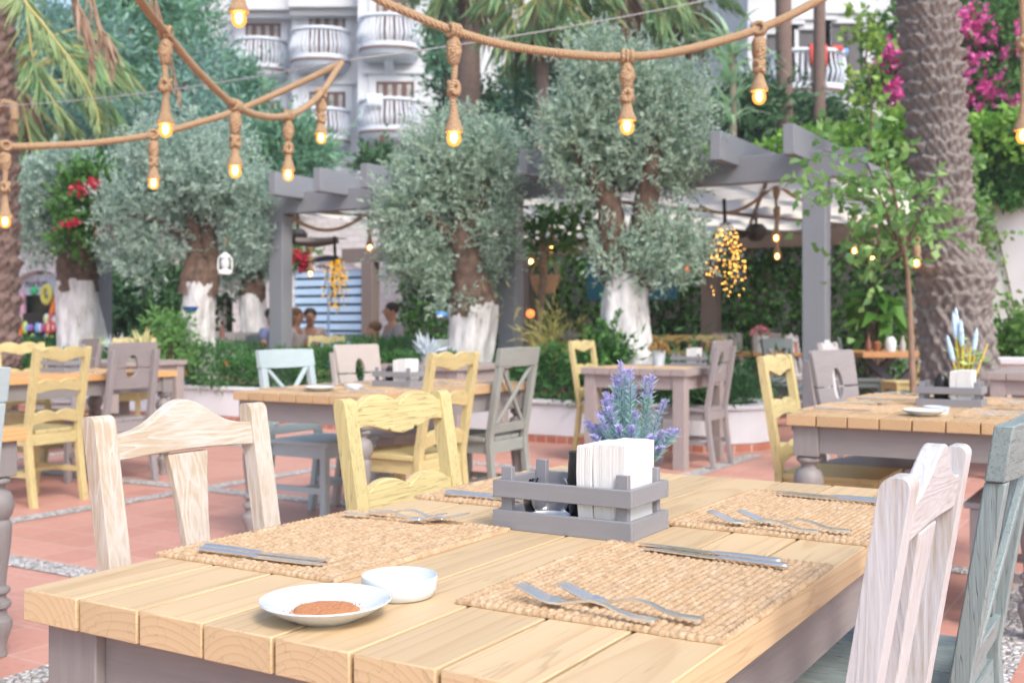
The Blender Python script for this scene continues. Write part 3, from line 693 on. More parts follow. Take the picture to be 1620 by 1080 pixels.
# lavender in a small pot
LAV_P = leafmat('lavender_florets', [(.48, .45, .76), (.57, .53, .84), (.65, .62, .88), (.52, .54, .82)], .45)
LAV_G = leafmat('lavender_leaves', [(.26, .52, .46), (.38, .62, .56), (.50, .68, .66), (.48, .54, .76)], .45)
STEM = plain('plant_stem', (.10, .20, .14), .6)
def lavender(label, loc):
    t = thing('lavender_plant', label, 'plant', loc)
    MB().lathe([(0, 0), (.030, 0), (.038, .07), (.040, .078), (.036, .078), (.034, .06), (0, .058)], 20).build('pot', GREYPOT, t)
    st = MB(); LP, LD, FP, FD = [], [], [], []
    for i in range(38):
        a = random.uniform(0, 2*math.pi); sp = random.uniform(.0, 1)**.55
        top = Vector((math.cos(a)*sp*.098, math.sin(a)*sp*.08, .282-.135*sp**1.5+random.uniform(-.03, .012)))
        b0 = Vector((math.cos(a)*.014, math.sin(a)*.014, .065))
        ctrl = b0.lerp(top, .5)+Vector((0, 0, .03*(1-sp)+.01))
        pts = [(b0*(1-s)**2+ctrl*2*s*(1-s)+top*s*s) for s in [k/10 for k in range(11)]]
        st.tube(pts, [.0011]*6+[.0008]*5, 5)
        for s in np.arange(.30, .995, .0145):
            p = b0*(1-s)**2+ctrl*2*s*(1-s)+top*s*s; d = (top-ctrl).normalized()
            fl_ = s > random.uniform(.62, .90)
            for q in range(7 if fl_ else 5):
                aa = random.uniform(0, 6.28); o_ = Vector((math.cos(aa), math.sin(aa), random.uniform(-.2, .5)))
                dd = (o_+d*.55).normalized()
                if fl_: FP.append(p); FD.append(dd)
                else: LP.append(p); LD.append(dd)
    st.build('stems', STEM, t)
    n = len(LP); leaf_mesh('leaves', LP, LD, rng.uniform(.012, .023, n), rng.uniform(.0015, .0026, n), LAV_G, t)
    n = len(FP); leaf_mesh('flowers', FP, FD, rng.uniform(.006, .0115, n), rng.uniform(.0016, .003, n), LAV_P, t, mid=.7)
    return t
lavender('lavender plant with purple flower spikes behind the napkins', T(P0, .462, .905))

# dishes
def plate(label, loc, r=.078, powder=False, h=.022):
    t = thing('saucer', label, 'saucer', loc)
    k = r/.078
    MB().lathe([(0, 0), (.040*k, 0), (.043*k, .003), (.060*k, .010), (.074*k, .019), (.078*k, h), (.0775*k, h+.0015), (.0755*k, h+.001), (.070*k, .0195), (.058*k, .0125), (.046*k, .0085), (0, .0075)], 56, cap=False).build('dish', WHITEP, t, smooth=60)
    if powder:
        prof = [(.0, .0128), (.030, .0126), (.0345, .0122), (.037, .0105), (.039, .008)]
        wv = lambda a, z: 1+(.03*math.sin(3*a)+.02*math.sin(7*a+1)+.03*random.uniform(-1, 1))*(1 if z < .0125 else 0)
        m = MB().lathe(prof, 90, wob=wv, cap=False)
        for i in range(260):
            a = random.uniform(0, 6.28); rr = random.gauss(.0385, .0022)+(random.random() < .12)*random.uniform(0, .012); m.ball((rr*math.cos(a), rr*math.sin(a), .0088+max(0, rr-.046)*.25), random.uniform(.0004, .0011), 4, 3)
        m.build('coffee_grounds', POWDER, t, smooth=20)
    return t
plate('white saucer holding a disc of brown coffee grounds', T(P0, .441, .092), powder=True)
t = thing('ramekin', 'small round white dish beside the saucer of coffee grounds', 'dish', T(P0, .452, .2235))
MB().lathe([(0, 0), (.040, 0), (.0445, .0025), (.0485, .012), (.0490, .0262), (.0484, .0277), (.0468, .0277), (.0462, .0255), (.0455, .010), (.040, .006), (0, .006)], 56, cap=False).build('bowl', WHITEP, t, smooth=60)
plate('white saucer on the near end of the mid left table', T(PT2, .36, .26), .085); 
t = thing('ramekin', 'small white dish behind the saucer on the mid left table', 'dish', T(PT2, .45, .42)); MB().lathe([(0, 0), (.044, 0), (.05, .03), (.047, .03), (.041, .006), (0, .006)], 30, cap=False).build('bowl', WHITEP, t)
plate('white saucer on the near end of the right hand table', T(PT3, .47, .20), .08)
t = thing('ramekin', 'small white dish behind the saucer on the right hand table', 'dish', T(PT3, .49, .335)); MB().lathe([(0, 0), (.044, 0), (.05, .028), (.047, .028), (.041, .006), (0, .006)], 30, cap=False).build('bowl', WHITEP, t)
# other crates
def crate_at(p, v, u, label, nap=True, s=1.0):
    c = dup(CR, T(p, v, u), TH_T, label, 'condiment crates')
    if nap: napkins('stack of white paper napkins in the '+label.split(' crate')[0]+' crate', T(p, v+.05, u, TZ+.007), TH_T, 14)
    return c
crate_at(PT2, .44, .83, 'grey slatted crate on the mid left table')
crate_at(PT3, .47, .78, 'grey slatted crate on the right hand table')
crate_at(PT4, .40, 1.18, 'grey slatted crate on the far left orange table', False)
crate_at(PT6, .66, .62, 'grey slatted crate on the all grey table')
t = thing('pepper_pot', 'round black pepper pot in the crate on the right hand table', 'pepper pot', T(PT3, .43, .78, TZ+.007)); MB().lathe([(0, 0), (.022, 0), (.030, .03), (.032, .07), (.028, .105), (.015, .122), (0, .124)], 20).build('body', BLACK, t)
MB().lathe([(.016, .122), (.012, .128), (0, .130)], 12).build('cap', BLACK, t)
t = thing('pepper_pot', 'black pepper pot in the crate on the mid left table', 'pepper pot', T(PT2, .38, .83, TZ+.007)); MB().lathe([(0, 0), (.022, 0), (.030, .03), (.030, .07), (.024, .095), (0, .1)], 16).build('body', BLACK, t)
MB().lathe([(.016, .098), (.012, .108), (0, .110)], 12).build('cap', BLACK, t)
# spiky flowers (blue tipped spikes, yellow stalks)
SPK = leafmat('spike_leaves', [(.55, .70, .62), (.62, .72, .74), (.62, .62, .82), (.42, .60, .52)], .25)
YST = plain('yellow_stalk', (.62, .46, .08), .6); LIMEL = leafmat('lime_leaves', [(.40, .60, .22), (.55, .70, .34)], .3)
BSP = plain('pale_blue_spike', (.46, .62, .78), .6, var=.3, scale=60)
def spike_bunch(label, loc):
    t = thing('spike_flowers', label, 'plant', loc)
    MB().lathe([(0, 0), (.035, 0), (.045, .08), (.041, .08), (0, .07)], 18).build('pot', GREYPOT, t)
    sm, fm = MB(), MB(); LP, LD = [], []
    for (x, y, h, b) in ((-.075, .0, .30, 1), (-.045, .01, .40, 1), (-.03, .02, .42, 1), (-.02, -.01, .37, 1), (-.01, .02, .36, 1), (.055, .0, .33, 1), (.012, 0, .24, 0), (.03, .01, .22, 0), (.02, -.02, .25, 0), (.04, -.01, .21, 0), (.10, 0, .26, 0), (-.005, .0, .25, 0)):
        top = Vector((x, y, h)); b0 = Vector((x*.25, y*.3, .06)); d = (top-b0).normalized()
        sm.tube([b0, b0.lerp(top, .5), top-d*(.10 if b else 0)], [.005, .005, .004], 6)
        if b: fm.tube([top-d*.12, top-d*.11, top-d*.07, top-d*.02, top], [.004, .010, .012, .008, .001], 8)
        for k in range(5):
            q = b0.lerp(top, random.uniform(.3, .7)); LP.append(q); LD.append((random.uniform(-1, 1), random.uniform(-1, 1), .2))
    sm.build('stalks', YST, t); fm.build('flower_spikes', BSP, t)
    n = len(LP); leaf_mesh('leaves', np.array([tuple(p) for p in LP]), LD, rng.uniform(.03, .06, n), .018, LIMEL, t)
    return t
spike_bunch('bunch of pale blue spikes on yellow stalks behind the right hand crate', T(PT3, .50, .92))
def agave(label, loc, cols=None, n=40, L=.17, h=.07):
    t = thing('potted_plant', label, 'plant', loc)
    MB().lathe([(0, 0), (.04, 0), (.05, h), (.046, h), (0, h-.01)], 18).build('pot', GREYPOT, t)
    P = np.zeros((n, 3)); P[:, 2] = h; P[:, :2] = rng.normal(size=(n, 2))*.012
    a = rng.random(n)*6.28; e = rng.uniform(.35, 1.4, n)
    D = np.stack([np.cos(a)*np.cos(e), np.sin(a)*np.cos(e), np.sin(e)], 1)
    leaf_mesh('leaves', P, D, rng.uniform(.7, 1.15, n)*L, L*.13, cols or SPK, t, curve=.15); return t
agave('silver green spiky plant behind the mid left crate', T(PT10, .35, .25), n=46, L=.21)
agave('lime green plant in a grey pot at far left', T(PT11, .25, .35), LIMEL, 60, .16, .09)
agave('pale yellow plant in a grey pot at far left', T(PT11, .82, .42), leafmat('straw_leaves', [(.55, .55, .25), (.65, .62, .35)]), 40, .22, .09)
# rusty flowers by the crate of the grey table, pink flowers under the pergola
def flower_pot(label, loc, fc, potm, r=.06, h=.13, fh=.05):
    t = thing('flower_pot', label, 'flower pot', loc)
    MB().lathe([(0, 0), (r*.7, 0), (r*.95, h*.9), (r, h), (r*.9, h), (0, h-.01)], 18).build('pot', potm, t)
    n = 160; d = nrm(rng.normal(size=(n, 3))); d[:, 2] = abs(d[:, 2]); P = d*np.array([r*1.1, r*1.1, fh])+np.array([0, 0, h])
    leaf_mesh('flowers', P, d+rng.normal(size=(n, 3))*.5, .03, .025, leafmat(label[:12]+'_petals', fc, .2), t, mid=.6); return t
flower_pot('rust coloured flowers in a white pot on the all grey table', T(PT6, .40, .62), [(.28, .14, .04), (.42, .24, .07), (.30, .22, .08)], WHITEP)

# ================================================================== ROPES AND HANGING LAMPS
def bulbmats():
    core = plain('glowing_filament', (1, .8, .5), emit=(1, .74, .36), es=26)
    m, nt, b = newmat('amber_bulb_glass')
    t = nd(nt, 'BsdfTransparent', {'Color': (1, .72, .38, 1)}); e = nd(nt, 'Emission', {'Color': (1, .40, .08, 1), 'Strength': 1.5}); gl = nd(nt, 'BsdfGlossy', {'Roughness': .05})
    lw = nd(nt, 'LayerWeight', {'Blend': .35})
    mx = nd(nt, 'MixShader', {0: .45, 1: t.outputs[0], 2: e.outputs[0]}); mx2 = nd(nt, 'MixShader', {0: .08, 1: mx.outputs[0], 2: gl.outputs[0]})
    nt.links.new(mx2.outputs[0], nt.nodes['Material Output'].inputs['Surface'])
    return core, m
CORE, AMBER = bulbmats()
WIREM = plain('thin_wire', (.35, .36, .38), .4)
def sag(a, b, s, n=24):
    a = Vector(a); b = Vector(b)
    return [a.lerp(b, i/n)-Vector((0, 0, s*4*(i/n)*(1-i/n))) for i in range(n+1)]
def spline(ps, n=10):
    ps = [Vector(p) for p in ps]; q = [ps[0]*2-ps[1]]+ps+[ps[-1]*2-ps[-2]]; o = []
    for i in range(1, len(q)-2):
        for k in range(n):
            t = k/n; p0, p1, p2, p3 = q[i-1:i+3]
            o.append(.5*((2*p1)+(p2-p0)*t+(2*p0-5*p1+4*p2-p3)*t*t+(3*p1-p0-3*p2+p3)*t**3))
    return o+[ps[-1]]
def rope_thing(label, pts, r=.0165, n=12, name='rope'):
    pts = [Vector(p) for p in pts]; c = pts[len(pts)//2]
    o = MB().tube([p-c for p in pts], r, n).build(name, ROPE, smooth=80); o.location = c
    return tag(o, label, 'rope', None)
hook = at(540, 100, 6.0)
R1 = spline([at(150, -120, 3.5), at(220, -2, 4.05), at(262, 52, 4.4), at(318, 118, 4.65), at(372, 167, 4.9), at(415, 184, 5.1), at(456, 183, 5.3), at(486, 168, 5.5), at(510, 145, 5.7), at(530, 115, 5.9), hook])
R1b = spline([hook, at(460, 138, 5.9), at(372, 176, 5.75), at(300, 198, 5.65), at(243, 213, 5.6), at(150, 226, 5.45), at(60, 231, 5.35), at(0, 231, 5.3), at(-130, 222, 5.2)])
R2 = spline([at(500, -60, 4.1), at(595, -3, 4.1), at(650, 22, 4.1), at(718, 49, 4.1), at(800, 72, 4.13), at(900, 86, 4.17), at(992, 90, 4.2), at(1080, 80, 4.24), at(1201, 46, 4.3), at(1300, -2, 4.33), at(1420, -75, 4.4)])
R3 = spline([at(150, -122, 3.52), at(378, -150, 3.9), at(500, -62, 4.12)])
R4 = spline([at(1420, -77, 4.4), at(1618, -90, 4.3), at(1800, -150, 4.3)])
rope_thing('thick jute rope sagging from the top left to the wire over the terrace', R1)
rope_thing('jute rope running from the wire left past the lamp to the left palm', R1b)
rope_thing('jute rope sagging across the top centre of the terrace', R2)
rope_thing('jute rope above the amber lamp at the top left edge', R3)
rope_thing('jute rope above the lamp at the right edge of the photo', R4)
wp = sag(at(1500, -90, 6.2), hook+Vector((0, 0, .012)), .06)+sag(hook+Vector((0, 0, .012)), at(-60, 170, 7.6), .05)[1:]
o = MB().tube([p-hook for p in wp], .0035, 6).build('overhead_wire', WIREM); o.location = hook; tag(o, 'thin overhead wire crossing behind the rope lamps', 'wire')
def rope_lamp(label, top, Lg, s=1.0, knots=2, group='rope lamps'):
    """lamp on a knotted rope; Lg from rope to the tip of its bulb"""
    t = thing('rope_lamp', label, 'hanging lamp', top, random.uniform(0, 3), group)
    zb = -Lg
    jx = random.uniform(-.006, .006)
    MB().tube([(0, 0, .004), (jx, 0, zb*.3), (-jx, 0, zb*.55), (0, 0, zb+.10*s)], .0115*s, 10).build('drop_rope', ROPE, t, smooth=80)
    def knot(z, k, fr=False):
        m = MB()
        pts = [(math.cos(a)*.017*k*(1+.25*math.sin(2.5*a)), math.sin(a)*.017*k, z+.024*k*math.sin(1.5*a+1)) for a in [i/26*4*math.pi for i in range(27)]]
        m.tube(pts, .0115*k, 8)
        if fr: m.lathe([(.013*k, z+.045*k), (.024*k, z+.02*k), (.027*k, z-.02*k), (.020*k, z-.05*k), (.012*k, z-.06*k)], 12, wob=lambda a, z_: 1+.12*math.sin(5*a)+.08*math.sin(37*z_*20))
        m.build('rope_knot', ROPE, t, smooth=80)
    # wrap round the carrying rope
    m = MB()
    for i in range(3): m.tube([((i-1)*.016*s, .021*math.cos(a), .021*math.sin(a)) for a in [j/14*2*math.pi for j in range(15)]], .0085*s, 7)
    m.build('rope_wrap', ROPE, t, smooth=80)
    knot(-.065*s, .95*s, True)
    knot(zb*.5-.0, .9*s)
    MB().lathe([(.011*s, zb+.15*s), (.014*s, zb+.13*s), (.017*s, zb+.105*s), (.026*s, zb+.075*s), (.034*s, zb+.058*s), (.0335*s, zb+.050*s), (.024*s, zb+.052*s)], 18, wob=lambda a, z: 1+.03*math.sin(z*900)).build('rope_socket', ROPE, t, smooth=50)
    b = MB().lathe([(.014*s, zb+.062*s), (.020*s, zb+.052*s), (.0255*s, zb+.032*s), (.0245*s, zb+.018*s), (.017*s, zb+.006*s), (.006*s, zb+.0005*s), (0, zb)], 18, cap=False).build('bulb', AMBER, t, smooth=80)
    MB().lathe([(.0, zb+.050*s), (.008*s, zb+.048*s), (.0115*s, zb+.036*s), (.010*s, zb+.022*s), (.004*s, zb+.014*s), (0, zb+.013*s)], 10, cap=False).build('filament', CORE, b, smooth=80)
    return t
LAMPS = [('rope lamp high left, just right of the drooping palm leaves', 262, 52, 4.4, 218), ('rope lamp on the lower rope, left of the second olive crown', 243, 213, 5.6, 300),
    ('rope lamp where the two left ropes cross', 372, 167, 4.9, 282), ('rope lamp at the lowest point of the left rope', 456, 183, 5.3, 287), ('small rope lamp nearest the wire in front of the balconies', 508, 147, 5.7, 228),
    ('large lamp cut by the top edge of the photo', 378, -150, 3.9, 44), ('longest rope lamp in front of the hotel corner', 718, 49, 4.1, 232), ('rope lamp in front of the tallest olive crown', 992, 90, 4.2, 214),
    ('rope lamp left of the balcony with a red towel', 1201, 46, 4.3, 166), ('rope lamp at the left edge by the palm trunk', 8, 231, 5.3, 361), ('rope lamp at the right edge of the photo', 1619, -90, 4.3, 228)]
for lb, x, y, d, yb in LAMPS: rope_lamp(lb, at(x, y, d), (yb-y)*d/F, s=1.05 if d < 5 else 1.0)
# loose rope end tied to the left palm
q_ = 9.45; t = thing('tied_rope_end', 'frayed rope end tied round the left palm trunk', 'rope', at(14, 190, q_))
MB().tube([at(-66, 196, q_+.25)-t.location, at(-40, 192, q_)-t.location, at(-8, 180, q_)-t.location, at(8, 161, q_-.02)-t.location, at(22, 165, q_-.03)-t.location, at(24, 190, q_-.03)-t.location], [.026, .026, .028, .032, .036, .034], 10).build('tied_rope', ROPE, t, smooth=80)
m = MB()
for i in range(30): m.tube([(.055+random.uniform(-.024, .024), random.uniform(-.02, .02)-.03, .01), (.05+random.uniform(-.04, .04), random.uniform(-.02, .02)-.03, random.uniform(-.14, -.09))], .005, 4)
m.build('frayed_strands', ROPE, t)

# ================================================================== PERGOLA
PG = {a: painted('pergola_grey_'+a, (.24, .255, .285), a, .06, .6, bmp=.1) for a in 'xyz'}
PGB = {a: painted('pergola_brown_'+a, (.19, .155, .14), a, .08, .65) for a in 'xyz'}
U0 = 9.976; V0 = -2.81; U1 = 15.75
pg = thing('pergola', 'long grey timber pergola with a pale cloth ceiling behind the olive trees', 'pergola', uv(U0, V0), TH_T)
for k in range(4):
    if k < 3: MB().box(-3.2*k-.105, -3.2*k+.105, -.09, .09, 0, 2.399).build('post', PG['z'], pg, bev=.008)
    MB().box(-3.2*k-.12, -3.2*k+.12, U1-U0-.11, U1-U0+.11, 0, 2.199).build('back_post', PGB['z'], pg, bev=.006)
MB().box(-6.66, .44, -.07, .07, 2.40, 2.645).build('front_beam', PG['x'], pg, bev=.006)
MB().box(-10.2, .44, U1-U0-.07, U1-U0+.07, 2.20, 2.45).build('back_beam', PGB['x'], pg)
for k in range(10):
    x = -2.896+2.81-.66*k
    MB().box(x-.05, x+.05, -.55, U1-U0+.5, 2.56, 2.82).build('rafter', PG['y'], pg, bev=.006)
t = thing('timber_post', 'lone grey timber post between the two left olive trunks', 'post', uv(U0, V0-9.6), TH_T); MB().box(-.105, .105, -.09, .09, 0, 2.6).build('post', PG['z'], t, bev=.008); MB().box(-.14, .14, -.12, .12, 2.601, 2.66).build('cap', PG['x'], t)
def cloth_mat():
    m, nt, b = newmat('awning_cloth')
    n = nd(nt, 'Noise', {'Vector': coords(nt), 'Scale': 1.2, 'Detail': 3.0}); cc = ramp(nt, n.outputs[0], [(.3, (.88, .82, .72)), (.7, (.94, .90, .82))])
    nt.links.new(cc, b.inputs['Base Color']); b.inputs['Roughness'].default_value = .9
    t = nd(nt, 'BsdfTranslucent', {'Color': cc}); mx = nd(nt, 'MixShader', {0: .9}); nt.links.new(b.outputs[0], mx.inputs[1]); nt.links.new(t.outputs[0], mx.inputs[2])
    nt.links.new(mx.outputs[0], nt.nodes['Material Output'].inputs['Surface']); return m
m = MB(); nx_, ny_ = 64, 40
for i in range(nx_+1):
    for j in range(ny_+1):
        fx, fy = i/nx_, j/ny_; x = -6.5+6.8*fx; y = .12+(U1-U0-.2)*fy
        z = 2.49-.085*abs(math.sin(fy*math.pi*6))**.8*(.6+.4*math.sin(fx*20)**2)-.02*math.sin(fx*31)
        m.v.append((x, y, z))
m.f = [(i*(ny_+1)+j, (i+1)*(ny_+1)+j, (i+1)*(ny_+1)+j+1, i*(ny_+1)+j+1) for i in range(nx_) for j in range(ny_)]; m.m = [0]*len(m.f)
cl = m.build('cloth_ceiling', cloth_mat(), pg, smooth=80)
m = MB()
for j in range(7):
    y = .12+(U1-U0-.2)*j/6; m.box(-6.5, .3, y-.018, y+.018, 2.497, 2.53)
m.build('purlins', PGB['x'], pg)
m = MB()
for k in range(2): m.bar((-3.2*k-.5, .12, 2.42), (-3.2*k-2.6, 5.6, 2.38), .03, .04); m.bar((-3.2*k-2.7, .12, 2.42), (-3.2*k-.6, 5.6, 2.38), .03, .04)
m.build('brace_bars', PGB['y'], pg)
# lamps under the pergola
UL = [('lamp under the left bay, left of the back post', 585, 330, 13.5, 398), ('lower lamp above the blue shutter', 491, 380, 15, 438), ('lamp right of the third front post', 840, 385, 13.2, 420), ('lamp above the rope tied tree trunk', 873, 365, 13, 400), ('lamp peeping out left of the tallest olive trunk', 960, 380, 12.6, 416),
      ('upper lamp of the pair left of the front post', 1228, 290, 10.6, 383), ('lower lamp of the pair left of the front post', 1229.5, 330, 12.2, 411), ('lamp in the sapling leaves right of the front post', 1352, 345, 11, 403), ('lamp below the sapling leaves', 1381, 350, 11, 416), ('lamp against the big palm trunk', 1450, 380, 9.0, 424)]
for lb, x, y, d, yb in UL: rope_lamp(lb, at(x, y, d), (yb-y)*d/F, s=1.25 if d < 12.5 else 1.45, group='rope lamps under the pergola')
o = rope_thing('sagging rope under the left end of the pergola', sag(at(455, 338, 13.3), at(585, 332, 13.5), .22), .022)
o = rope_thing('sagging rope under the right end of the pergola', sag(at(1100, 320, 13), at(1228, 288, 10.6), .2)+sag(at(1228, 288, 10.6), at(1290, 320, 11.5), .05)[1:], .018)
# glowing orange ball lamps
ORB = plain('orange_glow', (.9, .2, .05), emit=(1, .22, .05), es=1.3)
for i, (x, y, d, r, lb) in enumerate([(839, 496, 13.8, .052, 'orange ball lamp hanging by the brown back post'), (1361/1361*1088, 425, 12.5, .03, 'small orange lamp right of the tallest olive trunk'), (630, 421, 13, .025, 'tiny orange lamp left of the third olive crown')]):
    t = thing('ball_lamp', lb, 'hanging lamp', at(x, y, d)); MB().ball((0, 0, 0), r, 16, 10).build('globe', ORB, t, smooth=80); MB().tube([(0, 0, r), (0, 0, r+.8)], .004, 5).build('cord', DARKM, t)
# cluster of gold fairy lights and bead mobile
LED = plain('gold_led', (1, .6, .15), emit=(1, .48, .09), es=5.0); BEAD = plain('yellow_beads_added_glow', (.85, .52, .03), .4, emit=(1, .55, .03), es=.35)  # the beads are no lamps; a faint glow is added to brighten them
def cluster(label, px, y0, y1, d, wpx, n, m_, r, cat, name, branch=DARKM):
    top = at(px, y0, d); H = (y1-y0)*d/F; W = wpx*d/F/2
    t = thing(name, label, cat, top); mb, sb = MB(), MB(); ns = 26
    for i in range(ns):
        a = random.uniform(0, 6.28); rr = W*math.sqrt(random.random()); l = H*random.uniform(.55, 1)*(1-.25*(rr/W)); s0 = H*random.uniform(0, .12)
        p1 = Vector((rr*math.cos(a), rr*math.sin(a), -l)); p0 = Vector((rr*.25*math.cos(a), rr*.25*math.sin(a), 0)); pm_ = Vector((p1.x*.9, p1.y*.9, -l*.35-s0))
        pts = [(p0*(1-s)**2+pm_*2*s*(1-s)+p1*s*s) for s in [k/8 for k in range(9)]]
        sb.tube(pts, .0025, 4)
        for k in range(n//ns):
            s = .12+.88*random.random(); q = p0*(1-s)**2+pm_*2*s*(1-s)+p1*s*s
            mb.ball(q+Vector((random.gauss(0, .02), random.gauss(0, .02), 0)), r*random.uniform(.7, 1.15), 7, 5)
    sb.build('strings', branch, t); o = mb.build('fairy_bulbs' if 'light' in name else 'beads', m_, t, smooth=80); o['kind'] = 'stuff'
    MB().tube([(0, 0, 0), (-.01, 0, .25)], .02, 8).build('hanger', branch, t)
    return t
cluster('cascade of gold fairy lights hanging right of the tallest olive tree', 1147, 352, 508, 11.8, 84, 208, LED, .0055, 'fairy lights', 'fairy_light_cascade')
cluster('mobile of yellow beads hanging before the blue shutter', 530, 405, 512, 14.2, 52, 208, BEAD, .0135, 'ornament', 'bead_mobile')
# ceiling fans
def fan(label, p, r=.62, blades=3, a0=.4):
    t = thing('ceiling_fan', label, 'ceiling fan', p)
    MB().tube([(0, 0, .45), (0, 0, .1)], .02, 10).build('rod', DARKM, t); MB().lathe([(.02, .44), (.08, .40), (.02, .34)], 14).build('canopy', DARKM, t)
    MB().lathe([(0, -.10), (.06, -.09), (.12, -.03), (.13, .05), (.08, .11), (.02, .12)], 20).build('motor', DARKM, t)
    for k in range(blades):
        a = a0+2*math.pi*k/blades; c, s = math.cos(a), math.sin(a)
        m = MB().box(.12, r, -.07, .07, -.012, .0); m.warp(lambda x, y, z: (x*c-y*(1+.25*(x>.3))*s, x*s+y*(1+.25*(x>.3))*c, z+y*.12)); m.build('blade', DARKM, t)
    return t
fan('dark ceiling fan under the left bay of the pergola', at(471, 376, 14.5), a0=.15); fan('dark ceiling fan behind the gold fairy lights', at(1196, 369, 13.5), a0=-.2)
# driftwood branch from which the bead mobile hangs
o = MB().tube([at(468, 382, 14.3)-at(500, 384, 14.3), (0, 0, 0), at(535, 380, 14.3)-at(500, 384, 14.3)], [.05, .06, .045], 10, wob=.2).build('hanging_log', PGB['x']); o.location = at(500, 384, 14.3); tag(o, 'dark log hanging under the pergola above the yellow beads', 'log')

# ================================================================== PLANTER AND HEDGE
STUCCO = plain('white_stucco', (.70, .715, .76), .85, var=.05, scale=3, bmp=.15)
def brick(name, c1, c2, mo, w_, h_, off=.5, size=.01, bm=.4, rot=(R(90), 0, 0)):
    m, nt, b = newmat(name); v = coords(nt, rot=rot)
    br = nd(nt, 'TexBrick', {'Vector': v, 'Scale': 1.0, 'Mortar Size': size, 'Mortar Smooth': .4, 'Brick Width': w_, 'Row Height': h_, 'Color1': c4(c1), 'Color2': c4(c2), 'Mortar': c4(mo)}, offset=off)
    n = nd(nt, 'Noise', {'Vector': v, 'Scale': 7.0, 'Detail': 5.0}); cc = mixc(nt, ramp(nt, n.outputs[0], [(.4, (0, 0, 0)), (.7, (.4, .4, .4))]), br.outputs[0], mulc(c1, .75))
    nt.links.new(cc, b.inputs['Base Color']); b.inputs['Roughness'].default_value = .8
    h = nd(nt, 'Math', {0: n.outputs[0], 1: br.outputs[1]}, operation='SUBTRACT'); bump(nt, b, h.outputs[0], bm, .012); return m
REDB = brick('red_edging_tile', (.42, .15, .10), (.50, .20, .13), (.62, .52, .48), .11, .2, 0, .006)
SOIL = plain('soil', (.05, .035, .025), 1, var=.3, scale=12, bmp=.5)
pl0 = Vector((.236, 10.4, 0)); pu = pl0.dot(U); pvv = pl0.dot(V)
planter = thing('planter', 'long low white planter with a red tiled foot under the olive trees', 'planter', uv(pu, pvv), TH_T)
XR = 2.05; XL = -14; DP = 1.55
wl = MB(); wl.box(XL, XR-.6, 0, .14, .066, .36)
n = 22
arc = [(XR-.6+(.6)*math.sin(math.pi*i/n), .6-.6*math.cos(math.pi*i/n)) for i in range(n+1)]
def ring(r0, r1, z0, z1, mb):
    k = len(arc); cx_, cy_ = XR-.6, .6
    for i in range(n):
        a, b = math.pi*i/n, math.pi*(i+1)/n
        P = lambda r, a, z: (cx_+r*math.sin(a), cy_-r*math.cos(a), z)
        mb.add([P(r0, a, z0), P(r1, a, z0), P(r1, b, z0), P(r0, b, z0), P(r0, a, z1), P(r1, a, z1), P(r1, b, z1), P(r0, b, z1)], [(3, 2, 1, 0), (4, 5, 6, 7), (1, 2, 6, 5), (3, 0, 4, 7)]+([(0, 1, 5, 4)] if i == 0 else [])+([(2, 3, 7, 6)] if i == n-1 else []))
ring(.46, .6, .066, .36, wl)
wl.build('wall', STUCCO, planter, bev=.01, smooth=50)
rm = MB(); rm.box(XL, XR-.6, -.03, .17, .0, .065); ring(.44, .635, 0, .065, rm); rm.build('tiled_foot', REDB, planter, smooth=50)
cp = MB(); cp.box(XL, XR-.6, -.025, .16, .361, .40); ring(.44, .625, .361, .40, cp); cp.build('coping', STUCCO, planter, bev=.008, smooth=50)
so2 = MB(); so2.box(XL, XR-.6, .141, DP, .0, .33); so2.lathe([(.455, .0), (.455, .331)], 30, (XR-.6, .6, 0)); so2.build('soil', SOIL, planter)
HEDGE = leafmat('hedge_leaves', [(.05, .16, .045), (.08, .24, .06), (.12, .31, .085), (.07, .22, .09)], .4)
hd = thing('hedge', 'feathery green hedge growing along the low white planter', 'hedge', uv(pu, pvv), TH_T)
def hedge_leaves(n, x0, x1, y0, y1, z0, z1):
    x = rng.uniform(x0, x1, n); bumpf = .075*np.sin(x*2.1)+.05*np.sin(x*5.3+1)+.04*np.sin(x*11)
    y = y0+(y1-y0)*rng.random(n); zt = z1+bumpf-.17*np.clip((x-.2)/.8, 0, 1)
    top = rng.random(n) < .5
    z = np.where(top, zt-abs(rng.normal(size=n))*.07, z0+(zt-z0)*rng.random(n))
    y = np.where(top, y, y0+abs(rng.normal(size=n))*.09-.04*np.sin(x*4)-.03*np.sin(z*14+x*7))
    return np.stack([x, y, z], 1)
Ph = hedge_leaves(46000, XL+.5, XR-.3, .02, 1.15, .36, .80)
keep = Ph[:, 0] > -13.5; Ph = Ph[keep]; n_ = len(Ph)
Dh = rng.normal(size=(n_, 3))*.8+np.array([0, -.55, .55])
leaf_mesh('foliage', Ph, Dh, rng.uniform(.05, .10, n_), rng.uniform(.012, .024, n_), HEDGE, hd)
Pr = np.stack([rng.normal(size=2600)*.26+XR-.6, rng.normal(size=2600)*.26+.5, .42+abs(rng.normal(size=2600))*.2], 1)
FERN = leafmat('fern_leaves', [(.03, .10, .035), (.06, .17, .06)], .3)
leaf_mesh('fern_fringe', Pr, rng.normal(size=(2600, 3))+np.array([.3, -.6, .3]), .12, .022, FERN, hd, curve=.2)
m = MB()
for x in np.arange(XL+.6, XR-.5, .5): m.tube([(x, .6, .3), (x+random.uniform(-.1, .1), .55, .7)], [.012, .006], 5)
m.build('stems', plain('woody_stem', (.10, .075, .05), .9), hd)
fl_o = thing('hedge_flowers', 'scattered small orange red blossoms on the planter hedge', 'flowers', uv(pu, pvv), TH_T); fl_o['kind'] = 'stuff'
